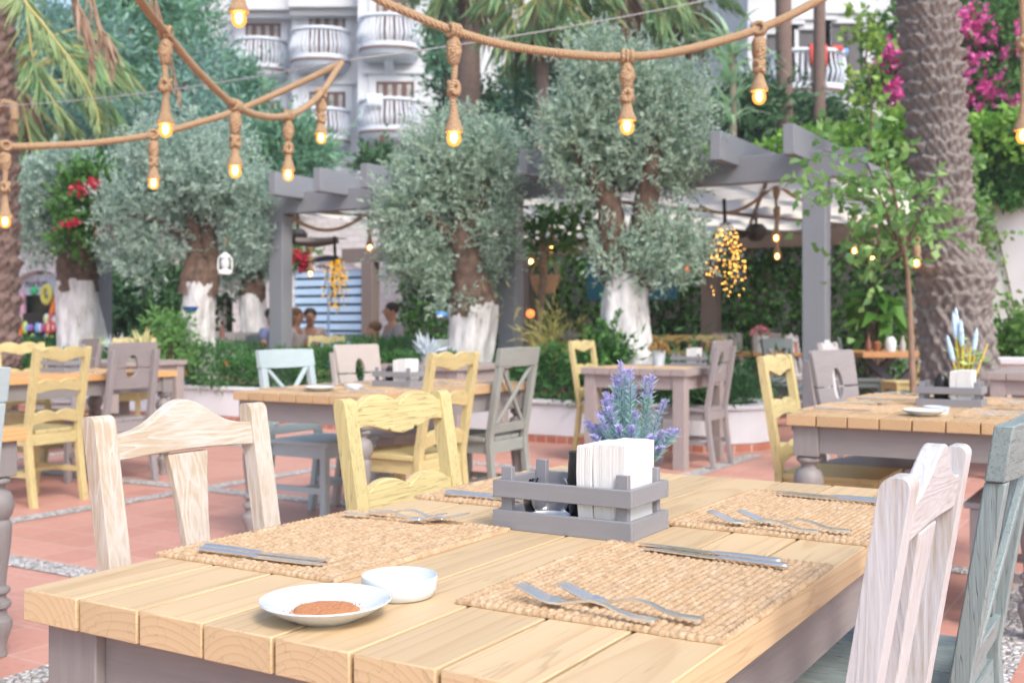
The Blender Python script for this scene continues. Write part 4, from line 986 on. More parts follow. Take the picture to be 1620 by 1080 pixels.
n_ = 420; c_ = rng.uniform(0, 1, (24, 2)); Pf = []
for x, z in c_:
    cc_ = np.array([XL+3+(XR-XL-3.3)*x, -.03, .52+.27*z]); Pf.append(cc_+rng.normal(size=(12, 3))*.012)
Pf = np.concatenate(Pf); leaf_mesh('petals', Pf, rng.normal(size=Pf.shape)+np.array([0, -.8, .3]), .022, .018, leafmat('orange_petals', [(.75, .10, .03), (.85, .18, .04)], .2), fl_o, mid=.6)
MB().tube([(XR-1, .02, .6), (XR-1, .0, .7)], .002, 4).build('stalk', STEM, fl_o)

# ================================================================== OLIVE TREES
BARK = plain('olive_bark', (.125, .082, .062), .95, var=.4, scale=14, bmp=.9)
def lime_trunk_mat():
    m, nt, b = newmat('whitewashed_bark')
    v = coords(nt, (7, 7, 2)); n = nd(nt, 'Noise', {'Vector': v, 'Scale': 1.5, 'Detail': 7.0, 'Roughness': .65})
    cc = ramp(nt, n.outputs[0], [(.33, (.20, .17, .16)), (.40, (.52, .51, .51)), (.6, (.74, .74, .755))])
    nt.links.new(cc, b.inputs['Base Color']); b.inputs['Roughness'].default_value = .9; bump(nt, b, n.outputs[0], .8, .03); return m
LTRUNK = lime_trunk_mat()
OLIVE = leafmat('olive_leaves', [(.18, .29, .21), (.32, .47, .37), (.47, .62, .52), (.60, .73, .65), (.48, .60, .41), (.37, .52, .43)], .42, .5)
OLIVED = leafmat('olive_leaves_far', [(.21, .33, .27), (.34, .50, .42), (.48, .63, .56), (.59, .72, .66), (.46, .59, .43)], .42, .5)
def gnarl(a, z, s=1.0): return 1+s*(.09*math.sin(2*a+z*.9)+.06*math.sin(3*a-z*1.6+1)+.045*math.sin(7*a+1.1*math.sin(z*2.3))+.028*math.sin(13*a+1.7*math.sin(z*3.1))+.02*math.sin(5*a+2)*math.sin(z*11))
def olive(label, px, d, ybase, ywhite, wbase, wtop, limbs, clumps, nspr, mat=OLIVE, L=.062, W=.0185, flare=1.12, group=None):
    """px positions are read off the photograph at distance d; limbs: polylines [(px,py,r px)]; clumps in px (x,y,rx,ry,depth m)"""
    base = at(px, ybase, d); zb = .25; base.z = 0; s = d/F
    t = thing('olive_tree', label, 'olive tree', base)
    zw = HC-(ywhite-HY)*s
    m = MB(); N = 56; k = 64; vs = []; zt = zw+.32
    for i in range(k+1):
        f = i/k; z = zb+(zt-zb)*f; fw = min(1, (z-zb)/(zw-zb)); r = (wbase*(1-fw)+wtop*fw)*s/2*(1+(flare-1)*(1-fw)**3*2)*(1-.45*max(0, (z-zw)/.32)**1.5)
        for j in range(N):
            a = 2*math.pi*j/N; q = r*gnarl(a, z*2+px); vs.append((q*math.cos(a)+.04*math.sin(z*3+px), q*math.sin(a)*.9, z))
    m.add(vs, [(i*N+j, i*N+(j+1) % N, (i+1)*N+(j+1) % N, (i+1)*N+j) for i in range(k) for j in range(N)]+[tuple(k*N+j for j in range(N))])
    m.m = [0 if zb+(zt-zb)*((i+.5)/k) < zw+.03+.015*math.sin(2*math.pi*j/N*3+px)+.01*math.sin(2*math.pi*j/N*7)+.008*math.sin(2*math.pi*j/N*17) else 1 for i in range(k) for j in range(N)]+[1]
    m.build('trunk', [LTRUNK, BARK], t, smooth=80)
    lm = MB()
    for li in limbs:
        pts = [at(x, y, d)-base+Vector((0, dy, 0)) for x, y, r, dy in li]; pts = spline(pts, 6)
        rr = np.interp(np.linspace(0, len(li)-1, len(pts)), range(len(li)), [r*s for _, _, r, _ in li])
        lm.tube(pts, rr, 14, wob=.16)
    lm.build('limbs', BARK, t, smooth=80)
    cl = []
    for c in clumps:
        p = at(c[0], c[1], d)-base; cl.append((p.x, p.y+(c[5] if len(c) > 5 else 0), p.z, c[2]*s*.83, c[4]*.8, c[3]*s*.83))
    P, D = sprigs(cl, int(nspr*.85), sl=.18, per=11, spread=.6, up=.35, shell=.5)
    n = len(P); leaf_mesh('crown', P, D, rng.uniform(.7, 1.25, n)*L, rng.uniform(.8, 1.3, n)*W, mat, t)
    return t
olive('tallest olive tree with a thick whitewashed trunk in the centre right', 994, 10.3, 560, 442, 92, 74,
      [[(985, 455, 30, 0), (968, 390, 24, 0), (965, 330, 20, 0), (930, 270, 12, -.1), (900, 210, 6, -.1)], [(1005, 455, 30, 0), (1015, 400, 22, .05), (1020, 330, 20, 0), (1032, 260, 15, -.1), (1030, 180, 8, 0), (1000, 110, 4, 0)], [(1010, 420, 18, 0), (1045, 400, 12, -.1), (1075, 380, 6, -.2)], [(968, 340, 14, 0), (975, 250, 10, .2), (960, 150, 5, .2)]],
      [(975, 140, 110, 72, .55), (925, 200, 92, 70, .5), (1055, 190, 80, 80, .5), (950, 95, 62, 46, .35), (1000, 240, 110, 60, .55, .1), (908, 285, 50, 52, .4), (890, 225, 40, 46, .35), (1070, 270, 50, 52, .35), (1052, 385, 70, 52, .4, -.15), (1040, 420, 62, 34, .3, -.2), (1095, 400, 30, 30, .25), (958, 395, 34, 40, .25, -.1), (1085, 130, 40, 40, .3), (978, 436, 44, 16, .2, -.28), (1018, 444, 34, 14, .18, -.26)], 4300)
olive('olive tree with a squat whitewashed stump in the centre', 745, 11.2, 552, 486, 72, 72,
      [[(745, 500, 34, 0), (742, 440, 26, 0), (735, 380, 20, 0), (725, 320, 12, .1), (700, 260, 6, .1)], [(748, 490, 26, 0), (738, 420, 18, 0), (752, 350, 12, 0), (770, 280, 6, 0)], [(735, 400, 12, 0), (690, 350, 7, -.1), (650, 320, 4, -.1)]],
      [(705, 300, 95, 85, .6, .25), (650, 330, 58, 60, .4), (690, 250, 70, 55, .45), (770, 260, 58, 60, .45), (665, 400, 62, 45, .4), (640, 420, 34, 30, .3), (700, 430, 50, 38, .3, .1), (780, 370, 48, 60, .35), (800, 320, 24, 52, .3), (725, 205, 55, 34, .35), (790, 235, 26, 46, .3), (620, 360, 28, 50, .3), (765, 430, 36, 36, .3, .15), (725, 478, 34, 14, .18, -.3)], 4000, flare=.98)
olive('olive tree carrying the white lantern in mid left', 316, 13.2, 545, 452, 54, 54,
      [[(302, 465, 22, 0), (305, 430, 17, 0), (312, 390, 14, 0), (300, 330, 9, 0), (280, 270, 5, .1)], [(325, 465, 20, 0), (335, 420, 15, 0), (330, 370, 12, 0), (345, 300, 7, 0), (360, 240, 4, 0)], [(312, 380, 9, 0), (250, 350, 6, -.1), (210, 340, 3, -.1)]],
      [(300, 290, 105, 80, .8, .2), (250, 250, 62, 48, .5), (340, 240, 60, 42, .5), (200, 330, 50, 60, .5), (180, 400, 36, 30, .35), (255, 380, 60, 45, .45), (225, 430, 34, 30, .3), (375, 330, 50, 58, .5), (395, 380, 40, 50, .4), (350, 290, 60, 50, .5, -.3), (300, 205, 26, 28, .3), (235, 215, 30, 30, .3), (410, 300, 30, 40, .35), (375, 220, 22, 30, .25)], 3900, OLIVED, .07, .019)
olive('olive tree with a broad whitewashed trunk at far left', 125, 14.3, 545, 448, 72, 60,
      [[(118, 460, 26, 0), (112, 420, 22, 0), (118, 380, 15, 0), (105, 320, 8, 0), (90, 270, 4, .1)], [(132, 460, 24, 0), (135, 410, 17, 0), (128, 360, 11, 0), (150, 300, 6, 0)]],
      [(105, 320, 75, 62, .7, .2), (60, 300, 42, 50, .5), (150, 290, 46, 42, .5), (70, 380, 52, 40, .4), (160, 350, 40, 40, .4), (110, 265, 60, 30, .5), (170, 390, 34, 34, .35), (50, 350, 30, 40, .35), (195, 340, 20, 30, .3)], 2700, OLIVED, .075, .020)
olive('olive tree leaning behind the pergola post at mid left', 402, 16.5, 545, 470, 44, 40,
      [[(404, 475, 14, 0), (408, 455, 12, 0), (400, 420, 9, 0), (385, 370, 5, 0)]], [(395, 395, 46, 48, .5), (370, 430, 34, 32, .4), (415, 350, 34, 40, .4), (425, 420, 26, 30, .3), (350, 390, 30, 30, .35)], 1500, OLIVED, .08, .021)
# white lantern, blue fish, blue bowl
t = thing('storm_lantern', 'white storm lantern hanging in the olive crown', 'lantern', at(356, 434, 12.1)); s = 12.1/F; LW = plain('white_enamel', (.82, .83, .84), .3)
MB().lathe([(0, 0), (10*s, 0), (11*s, 2*s), (10*s, 6*s), (5*s, 8*s), (0, 8*s)], 20).build('base', LW, t); MB().lathe([(4*s, 8*s), (7*s, 13*s), (7*s, 20*s), (4.5*s, 25*s)], 16, cap=False).build('globe', plain('lantern_globe', (.62, .64, .66), .2), t)
MB().lathe([(6*s, 25*s), (7*s, 27*s), (4*s, 31*s), (4*s, 34*s), (0, 35*s)], 16).build('hood', LW, t)
m = MB()
for q in (-1, 1): m.tube([(q*9*s, 0, 3*s), (q*11*s, 0, 9*s), (q*10.5*s, 0, 24*s), (q*7*s, 0, 30*s), (q*3*s, 0, 31*s)], 1.1*s, 8)
m.build('side_tubes', LW, t); MB().tube([(-8*s, 0, 30*s), (-5*s, 0, 40*s), (0, 0, 43*s), (5*s, 0, 40*s), (8*s, 0, 30*s)], .5*s, 6).build('handle', DARKM, t)
MB().tube([(0, 0, 43*s), (0, 0, 60*s)], .9*s, 6).build('hanging_rope', ROPE, t)
t = thing('fish_ornament', 'blue and white fish ornament hanging left of the squat olive trunk', 'ornament', at(697, 497, 10.75)); s = 10.75/F
FB = plain('fish_blue', (.09, .26, .60), .4, var=.3, scale=30)
MB().ball((0, 0, 0), (7.5*s, 3*s, 5*s), 14, 8).build('body', FB, t, smooth=80); MB().prism([(6*s, 0), (12*s, 5*s), (10*s, 0), (12*s, -5*s)], -1*s, 1*s).build('tail', FB, t)
MB().ball((-1*s, -.6*s, -3*s), (6*s, 2.8*s, 2.6*s), 12, 6).build('belly', WHITEP, t, smooth=80); MB().tube([(0, 0, 4*s), (0, 0, 40*s)], .3*s, 4).build('string', DARKM, t)
t = thing('hanging_bowl', 'blue glazed bowl hung on the whitewashed trunk below the lantern', 'bowl', at(301, 488, 12.72)); s = 12.72/F
MB().lathe([(0, -8*s), (6*s, -7*s), (11*s, -1*s), (12.5*s, 3*s), (11.5*s, 3*s), (0, -2*s)], 20).build('bowl', plain('blue_glaze', (.04, .12, .42), .25), t)
MB().tube([(-11*s, 0, 3*s), (0, 0, 26*s), (11*s, 0, 3*s)], .5*s, 5).build('cord', WIREM, t)

# ================================================================== WALLS BEHIND THE PERGOLA
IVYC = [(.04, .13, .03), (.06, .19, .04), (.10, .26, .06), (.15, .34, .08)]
IVY = leafmat('ivy_leaves', IVYC, .3); IVYT = leafmat('ivy_leaves_painted_sunlit', [(.14, .34, .05), (.23, .47, .07), (.36, .58, .11), (.12, .30, .06)], .45)  # crest leaves have the sunlight painted in as a brighter yellow green
UW = 16.7
wt = thing('garden_wall', 'tall white garden wall behind the pergola, overgrown with ivy', 'wall', uv(UW, 0), TH_T)
MB().box(-12.4, 5.5, 0, .4, 0, 3.75).build('wall', STUCCO, wt); MB().box(-12.4, 5.5, -.06, .46, 3.751, 3.86).build('coping', STUCCO, wt)
iv = thing('ivy', 'dense ivy covering the tall garden wall', 'ivy', uv(UW, 0), TH_T)
def wall_leaves(n, x0, x1, z0f, z1, thick):
    x = rng.uniform(x0, x1, n); z0 = z0f(x); z = z0+(z1-z0)*rng.random(n)
    y = -.03-thick*(.55+.45*np.sin(x*1.7+z*2.3)*np.sin(x*.9-z*1.3))*rng.random(n)**.6
    return np.stack([x, y, z], 1)
lowf = lambda x: np.where(x < -3.3, .1, np.where(x < -2.62, 1.9+.5*np.sin(x*9), 2.78+.12*np.sin(x*7)))
P = wall_leaves(30000, -12.4, 5.2, lowf, 3.7, .42)
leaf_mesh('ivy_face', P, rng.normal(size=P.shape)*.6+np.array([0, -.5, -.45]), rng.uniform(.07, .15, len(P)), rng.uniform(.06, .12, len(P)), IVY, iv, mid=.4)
n = 15000; x = rng.uniform(-12.4, 5.4, n); hgt = .22+.14*np.sin(x*1.3)+.10*np.sin(x*3.7+1)+.16*np.exp(-((x+1.5)/2.2)**2)
P = np.stack([x, rng.normal(size=n)*.25+.05, 3.72+hgt*rng.random(n)**.7], 1); front = rng.random(n) < .5
P[front, 1] = -.12-.38*rng.random(front.sum()); P[front, 2] -= .6*rng.random(front.sum())
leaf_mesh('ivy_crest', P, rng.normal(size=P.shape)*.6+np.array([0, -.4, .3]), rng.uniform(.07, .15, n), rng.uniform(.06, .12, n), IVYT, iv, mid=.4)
m = MB()
for i in range(40):
    x = random.uniform(-12, -3); m.tube([(x, -.05, 0), (x+random.uniform(-.5, .5), -.08, 1.6), (x+random.uniform(-.9, .9), -.06, 3.6)], [.022, .016, .008], 5)
m.build('ivy_stems', plain('ivy_stem', (.16, .12, .09), .9), iv)
iv2 = thing('creeper', 'light green creeper climbing the bare white wall right of the palm', 'creeper', uv(UW, -2.1), TH_T)
n = 380; c = np.array([(-.28, 1.6), (-.22, 1.25), (-.30, 1.9), (-.28, 2.2), (.38, .75), (.5, .55), (.2, .35), (.45, .95), (-.3, 2.5)]); k = rng.integers(0, len(c), n)
P = np.stack([c[k, 0]+rng.normal(size=n)*.14, -.04-.1*rng.random(n), c[k, 1]+rng.normal(size=n)*.16], 1)
leaf_mesh('leaves', P, rng.normal(size=P.shape)*.6+np.array([0, -.5, -.3]), .11, .09, leafmat('creeper_leaves', [(.10, .24, .05), (.20, .36, .09), (.28, .42, .12)], .35), iv2, mid=.4)
MB().tube([(.1, -.03, 0), (.15, -.03, 1.2), (-.1, -.03, 2.4)], .012, 6).build('stem', plain('creeper_stem', (.14, .11, .07)), iv2)
# low white planter wall at the right with its bush
t = thing('low_wall', 'low white tiled wall right of the palm trunk with a bush on it', 'wall', at(1560, 600, 11.2).xy.to_3d(), TH_T)
MB().box(-.6, 2.4, 0, .3, 0, .70).build('wall', brick('pale_block', (.62, .58, .57), (.66, .62, .61), (.5, .47, .46), .4, .25, 0, .008, .2), t); MB().box(-.64, 2.4, -.04, .34, .701, .765).build('coping', STUCCO, t, bev=.008)
def bush(label, p, r, n, m_, L, W, name='bush', grp=None, up=.3):
    t = thing(name, label, 'bush' if name == 'bush' else 'plant', p, 0, grp)
    cl = [(random.uniform(-.5, .5)*r[0], random.uniform(-.5, .5)*r[1], r[2]*random.uniform(.7, 1.2), r[0]*.55, r[1]*.55, r[2]*.6) for _ in range(6)]
    P, D = sprigs(cl, n//7, sl=L*2.2, per=7, up=up); leaf_mesh('foliage', P, D, rng.uniform(.7, 1.2, len(P))*L, rng.uniform(.7, 1.2, len(P))*W, m_, t, mid=.45)
    m = MB()
    for i in range(7): m.tube([(0, 0, 0), (random.uniform(-.4, .4)*r[0], random.uniform(-.4, .4)*r[1], r[2]*1.1)], [.02, .008], 5)
    m.build('stems', BARK, t); return t
bp = at(1612, 560, 11.9); bp.z = .45
bush('bright green bush growing behind the low white wall at the right edge', bp, (.34, .3, .42), 1500, leafmat('bush_leaves', [(.06, .17, .03), (.13, .28, .06), (.20, .36, .09)], .35), .09, .06)
# ---- shop front with blue shutter (left, behind the pergola)
WBR = brick('white_painted_stone', (.66, .65, .66), (.72, .71, .72), (.56, .54, .54), .34, .13, .5, .012, .8)
US = 17.6; sh = thing('shop_building', 'white stone shop front with arched openings and a pale blue roller shutter', 'building', uv(US, 0), TH_T)
def vx(px): # local x on the shop plane for a photo column
    k = (px-CX)/F; return (k*US*U.y-US*U.x)/(V.x-k*V.y)
def dz(px, py): x = vx(px); d = US*U.y+x*V.y; return HC-(py-HY)/F*d
xl = vx(-140); xr = -12.41
def opening(px0, px1, pyt, arched):
    return vx(px0), vx(px1), dz((px0+px1)/2, pyt), arched
ops = [opening(14, 108, 448, True), opening(332, 368, 470, False), opening(459, 572, 428, True)]
wl = MB(); x = xl; TOPZ = 3.85
for (a, b, zt, ar) in ops:
    wl.prism([(x, 0), (a, 0), (a, TOPZ), (x, TOPZ)], 0, .5)
    rise = .32 if ar else .0
    low = [(a, zt)]+[(a+(b-a)*i/14, zt+rise*math.sin(math.pi*i/14)) for i in range(1, 14)]+[(b, zt)]
    wl.prism(low+[(b, TOPZ), (a, TOPZ)], 0, .5)
    x = b
wl.prism([(x, 0), (xr, 0), (xr, TOPZ), (x, TOPZ)], 0, .5)
wl.build('wall', WBR, sh)
MB().box(xl-.1, xr, -.08, .6, TOPZ+.001, TOPZ+.12).build('parapet', STUCCO, sh)
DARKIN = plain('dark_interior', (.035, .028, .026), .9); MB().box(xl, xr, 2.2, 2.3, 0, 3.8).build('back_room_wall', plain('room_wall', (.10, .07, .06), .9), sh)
a, b, zt, _ = ops[2]
m = MB(); nsl = 12
for i in range(nsl):
    z0 = .02+(zt-.02)*i/nsl; z1 = z0+(zt-.02)/nsl
    m.box(a+.02, b-.02, .12, .16, z0+.055, z1)
MBL = plain('blue_shutter', (.45, .68, .92), .45, var=.06); shu = m.build('roller_shutter', MBL, sh, smooth=0); MB().box(a+.01, b-.01, .20, .24, 0, zt+.3).build('dark_gap_sheet', plain('shutter_gap_shade', (.05, .085, .16), .7), shu)  # dark sheet added behind the slats to paint the shade in their gaps
MB().box((a+b)/2-.02, (a+b)/2+.02, .095, .118, 0, zt).build('centre_rail', plain('shutter_rail', (.2, .3, .45)), shu)
MB().box(a+.01, b-.01, .10, .14, zt+.005, zt+.19).build('fascia', STUCCO, sh)
def text(s, name, size, m_, parent, loc, rot, ext=.004, align='CENTER', sx=1.0):
    c = bpy.data.curves.new(name, 'FONT'); c.body = s; c.size = size; c.extrude = ext; c.align_x = align
    o = bpy.data.objects.new(name, c); col.objects.link(o); bpy.context.view_layer.update(); me = bpy.data.meshes.new_from_object(o.evaluated_get(bpy.context.evaluated_depsgraph_get())); bpy.data.objects.remove(o); o = bpy.data.objects.new(name, me); col.objects.link(o); me.materials.clear(); me.materials.append(m_); o.parent = parent; o.location = loc; o.rotation_euler = rot; o.scale = (sx, 1, 1); return o
INK = plain('black_lettering', (.015, .015, .015), .6)
text('•446C', 'sign_lettering', .20, INK, sh, ((vx(495)+vx(522))/2, .094, zt+.03), (R(90), 0, 0), sx=.9)
a0, b0, z0, _ = ops[0]
MB().box(a0+.05, b0-.05, .24, .30, z0-.28, z0+.24).build('shop_sign_board', plain('pale_blue_board', (.50, .56, .66), .5), sh)
text('market', 'sign_lettering', .30, INK, sh, (a0+.75, .235, z0-.08), (R(90), 0, 0))
# pool toys outside the left arch
def ptoy(px, py, d=22.5): return at(px, py, d)
YT = plain('yellow_vinyl', (.62, .60, .12), .35); GRN = plain('green_vinyl', (.05, .50, .20), .35); ORG = plain('orange_vinyl', (.85, .22, .04), .4); PUR = plain('purple_foam', (.36, .20, .66), .7); PNK = plain('pink_foam', (.72, .38, .55), .7)
dS = lambda px: US*U.y+vx(px)*V.y-.35
t = thing('swim_ring', 'yellow inflatable swim ring hanging in the shop arch', 'swim ring', at(74, 466, dS(74)), TH_T); s = dS(74)/F
m = MB(); m.tube([(9.5*s*math.cos(q), 0, 13*s*math.sin(q)) for q in [i/26*6.2832 for i in range(27)]], 4.2*s, 12, cap=False); m.build('ring', YT, t, smooth=80); MB().tube([(0, 0, 16*s), (0, 0, 34*s)], .5*s, 5).build('cord', WIREM, t)
t = thing('swim_float', 'green inflatable float hanging beside the yellow swim ring', 'inflatable', at(54, 460, dS(54)), TH_T); MB().ball((0, 0, 0), (9*s, 5*s, 7*s), 14, 9).build('float', GRN, t, smooth=80); MB().tube([(0, 0, 7*s), (0, 0, 30*s)], .5*s, 5).build('cord', WIREM, t)
t = thing('pool_toy', 'orange inflatable leaning at the right of the shop arch', 'inflatable', at(84, 490, dS(84)), TH_T); MB().tube([(4*s, 0, 14*s), (0, 0, 0), (-5*s, 0, -16*s), (-8*s, 0, -26*s)], [3*s, 5*s, 4.5*s, 2*s], 12).build('float', ORG, t, smooth=80); MB().ball((5*s, 0, 17*s), 3.2*s, 10, 6).build('head', ORG, t)
t = thing('bin', 'orange and cream display bin holding foam pool noodles', 'bin', at(32, 545, dS(32)-.4)); t.location.z = 0; hz = HC-(500-HY)*s
MB().lathe([(.10, 0), (.21, .0), (.22, hz*.62), (.20, hz*.62)], 20).build('lower_drum', plain('peach_drum', (.80, .42, .22), .5), t); MB().lathe([(.221, hz*.62), (.223, hz*.86), (.21, hz*.86)], 20).build('orange_band', ORG, t); MB().lathe([(.222, hz*.86), (.23, hz*1.0), (.19, hz*1.0), (.19, hz*.9), (0, hz*.9)], 20).build('rim', plain('cream_rim', (.70, .60, .45)), t)
for x, mm, lb in ((-.08, PUR, 'purple foam pool noodle standing in the display bin'), (.07, PNK, 'pink foam pool noodle standing in the display bin')):
    o = MB().tube([(0, 0, 0), (-.05 if mm is PUR else 0, 0, .5), (-.11 if mm is PUR else -.02, 0, .95)], .058, 12).build('pool_noodle', mm); o.location = t.location+Vector((x, 0, hz*.72)); tag(o, lb, 'pool noodle', 'pool noodles')
rk = thing('toy_rack', 'rack of mixed blue, red and lime pool toys inside the shop arch', 'toy rack', at(60, 555, dS(60)-.55)); rk.location.z = 0
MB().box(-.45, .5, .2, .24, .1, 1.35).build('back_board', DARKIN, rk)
tc = [(.12, .22, .70), (.65, .10, .08), (.55, .72, .15), (.20, .45, .80), (.40, .18, .60), (.75, .75, .78)]
for i in range(34):
    c = random.choice(tc); x = random.uniform(-.38, .42); z = random.choice([.35, .7, 1.0, 1.2])
    MB().ball((x, .1, z), (random.uniform(.05, .09), .06, random.uniform(.09, .17)), 8, 6).build('toy', bpy.data.materials.get('toy_%d' % tc.index(c)) or plain('toy_%d' % tc.index(c), c, .4), rk, smooth=80)
# teal sign board
t = thing('sign_board', 'teal sign board with pale capital letters behind the tallest olive tree', 'sign', uv(15.4, 0), TH_T); TEALS = plain('teal_board', (.015, .13, .20), .5)
def sx_(px, u_): k = (px-CX)/F; return (k*u_*U.y-u_*U.x)/(V.x-k*V.y)
x0, x1 = sx_(929, 15.4), sx_(1070, 15.4); dd = 15.4*U.y+(x0+x1)/2*V.y; zt_, zb_ = HC-(409-HY)/F*dd, HC-(474-HY)/F*dd
MB().box(x0, x1, 0, .04, zb_, zt_).build('board', TEALS, t)
PAL = plain('pale_lettering', (.25, .42, .50), .6)
text('TUR', 'lettering', .24, PAL, t, (sx_(951, 15.4), -.003, (zt_+zb_)/2-.02), (R(90), 0, 0), sx=.62); text('QUE', 'lettering', .24, PAL, t, (sx_(1046, 15.4), -.003, (zt_+zb_)/2-.05), (R(90), 0, 0), sx=.62)
m = MB()
for x in (x0+.2, x1-.2): m.tube([(x, .02, zt_), (x, .02, 2.6)], .008, 6)
m.build('hangers', WIREM, t)

# ================================================================== UNDER THE PERGOLA: TABLES, PLANTS, PEOPLE
WARM = pine('warm_oak', (.36, .17, .07), (.50, .27, .12), (.44, .22, .09)); NAVY = {a: painted('dark_slate_paint_'+a, (.045, .045, .06), a, .1, .5) for a in 'xyz'}
def cross_table(label, p, W, L, rz):
    t = thing('trestle_table', label, 'table', p, rz); MB().box(-W/2, W/2, -L/2, L/2, .70, .765).build('tabletop', WARM, t, bev=.004)
    for y in (-L/2+.15, L/2-.15):
        m = MB(); m.bar((-W/2+.08, y, 0), (W/2-.12, y, .699), .08, .07, (0, 1, 0)); m.bar((W/2-.08, y+.072, 0), (-W/2+.12, y+.072, .699), .08, .07, (0, 1, 0)); m.build('crossed_legs', NAVY['z'], t)
    MB().bar((0, -L/2+.2, .36), (0, L/2-.2, .36), .05, .08).build('stretcher', NAVY['y'], t); return t
cross_table('brown plank table on dark crossed legs left of the palm', at(1394, 600, 13.8).xy.to_3d(), 1.0, 1.1, R(8))
def round_t(label, p, r, top=WARM, name='round_table'):
    t = thing(name, label, 'table', p); MB().lathe([(0, .72), (r, .72), (r, .76), (0, .76)], 40).build('tabletop', top, t, bev=.004); MB().lathe([(.25, 0), (.25, .03), (.05, .06), (.045, .715), (0, .715)], 16).build('pedestal', DARKM, t); return t
round_t('round wooden table with pink flowers under the pergola', at(1195, 600, 13.5).xy.to_3d(), .55)
round_t('round wooden table of the seated people under the pergola', at(545, 600, 15.0).xy.to_3d(), .5)
round_t('wooden table of the man in profile under the pergola', at(584, 600, 14.2).xy.to_3d(), .42)
flower_pot('pink roses in a white enamel jug under the pergola', at(1203, 600, 13.3).xy.to_3d()+Vector((0, 0, .761)), [(.72, .10, .22), (.80, .28, .40), (.82, .55, .62)], WHITEP, .10, .20, .10)
def small(label, name, p, prof, m_, cat, cap=None):
    t = thing(name, label, cat, p); MB().lathe(prof, 16).build('body', m_, t); h = prof[-1][1]
    MB().lathe([(0, h), (.02, h), (.018, h+.03), (0, h+.03)], 12).build('cap', cap or DARKM, t); return t
def on(px, d, z=.766): p = at(px, 600, d); p.z = z; return p
napkins('white napkins standing on the table with pink flowers', on(1224, 13.3, .761), TH_T, 10, .05, .14, .15)
BTL = [(0, 0), (.035, 0), (.035, .10), (.014, .15), (.014, .19)]
small('dark sauce bottle on the left of the brown crossed leg table', 'sauce_bottle', on(1374, 13.6), BTL, plain('brown_glass', (.20, .08, .05), .2), 'bottle')
small('white jar with a dark lid on the brown crossed leg table', 'jar', on(1409, 13.6), [(0, 0), (.06, 0), (.07, .10), (.05, .16), (.03, .18)], WHITEP, 'jar')
small('brown jar on the middle of the brown crossed leg table', 'jar', on(1388, 13.7), [(0, 0), (.05, 0), (.05, .10), (.03, .12)], plain('brown_jar', (.26, .10, .05), .3), 'jar')
small('clear bottle on the right of the brown crossed leg table', 'sauce_bottle', on(1428, 13.7), BTL, plain('grey_bottle', (.40, .38, .38), .2), 'bottle')
small('red sauce bottle on the right of the table with pink flowers', 'sauce_bottle', on(1256, 13.4, .761), BTL, plain('red_sauce', (.50, .09, .05), .3), 'bottle')
small('red capped sauce bottle behind the hedge by the lantern tree', 'sauce_bottle', Vector(tuple(at(351, 535, 14.6))), BTL, plain('pink_sauce', (.60, .28, .22), .3), 'bottle')
# plants on the hedge line and big leaved plant
BAN = leafmat('broad_leaves', [(.045, .16, .02), (.09, .25, .035), (.14, .33, .05)], .35)
t = thing('broad_leaf_plant', 'plant with big glossy green leaves left of the palm trunk', 'plant', at(1385, 600, 14.9).xy.to_3d())
n = 46; a = rng.random(n)*6.28; e = rng.uniform(-.7, .7, n); P = np.stack([np.cos(a)*.22*rng.random(n), np.sin(a)*.22*rng.random(n), .95+.55*rng.random(n)], 1)
leaf_mesh('leaves', P, np.stack([np.cos(a)*np.cos(e), np.sin(a)*np.cos(e), np.sin(e)], 1), rng.uniform(.3, .5, n), rng.uniform(.13, .22, n), BAN, t, flat=(0, 0, 1), curve=.35, fold=.12)
m = MB()
for i in range(10): m.tube([(0, 0, 0), (random.uniform(-.2, .2), random.uniform(-.2, .2), 1.3)], [.03, .012], 6)
m.build('stems', BARK, t)
bush('feathery lime green shrub in front of the lantern tree', on(272, 12.4, .5), (.30, .2, .42), 1500, leafmat('feathery_leaves', [(.12, .30, .07), (.20, .42, .12), (.10, .24, .06)], .35), .09, .022, 'shrub', up=-.1)
bush('leafy climber at the left foot of the tallest olive trunk', on(966, 10.05, .42), (.24, .15, .40), 1300, IVY, .06, .035, 'shrub')
bush('yellow grassy tuft in the hedge right of the sage chair', on(873, 10.7, .55), (.20, .12, .22), 500, leafmat('dry_grass', [(.40, .38, .10), (.52, .48, .18)], .3), .16, .012, 'grass_tuft', up=.9)
agave('pale lavender tuft behind the hedge between the posts', on(902, 12.4, .80), leafmat('grey_lavender', [(.42, .48, .50), (.45, .36, .55), (.30, .38, .34)]), 60, .16, .10)
agave('spiky pale plant behind the hedge by the left trunk', on(182, 13.2, .62), SPK, 36, .30, .10)
# rope tied slim tree behind the hedge and the hanging basket
t = thing('slim_tree', 'slim twisted tree trunk tied with rope right of the third front post', 'tree', at(856, 600, 12.6).xy.to_3d()); b_ = t.location
MB().tube([at(850, 580, 12.6)-b_, at(852, 500, 12.6)-b_, at(860, 440, 12.6)-b_, at(858, 370, 12.6)-b_], [.05, .045, .05, .04], 10, wob=.2).build('trunk', plain('pale_bark', (.30, .22, .16), .9, var=.25, scale=20, bmp=.6), t, smooth=80)
P, D = sprigs([(at(868, 372, 12.6)-b_)[:]+(.35, .3, .22), (at(900, 350, 12.6)-b_)[:]+(.3, .3, .2), (at(840, 330, 12.6)-b_)[:]+(.25, .3, .3)], 130, sl=.2, per=6); leaf_mesh('crown', P, D, rng.uniform(.07, .12, len(P)), .07, IVY, t)
m = MB()
for k in range(3): m.tube([(.05*math.cos(q)+.02, .05*math.sin(q), 1.72+.05*k+.02*math.sin(q)) for q in [i/12*6.2832 for i in range(13)]], .012, 6)
m.build('rope_binding', ROPE, t)
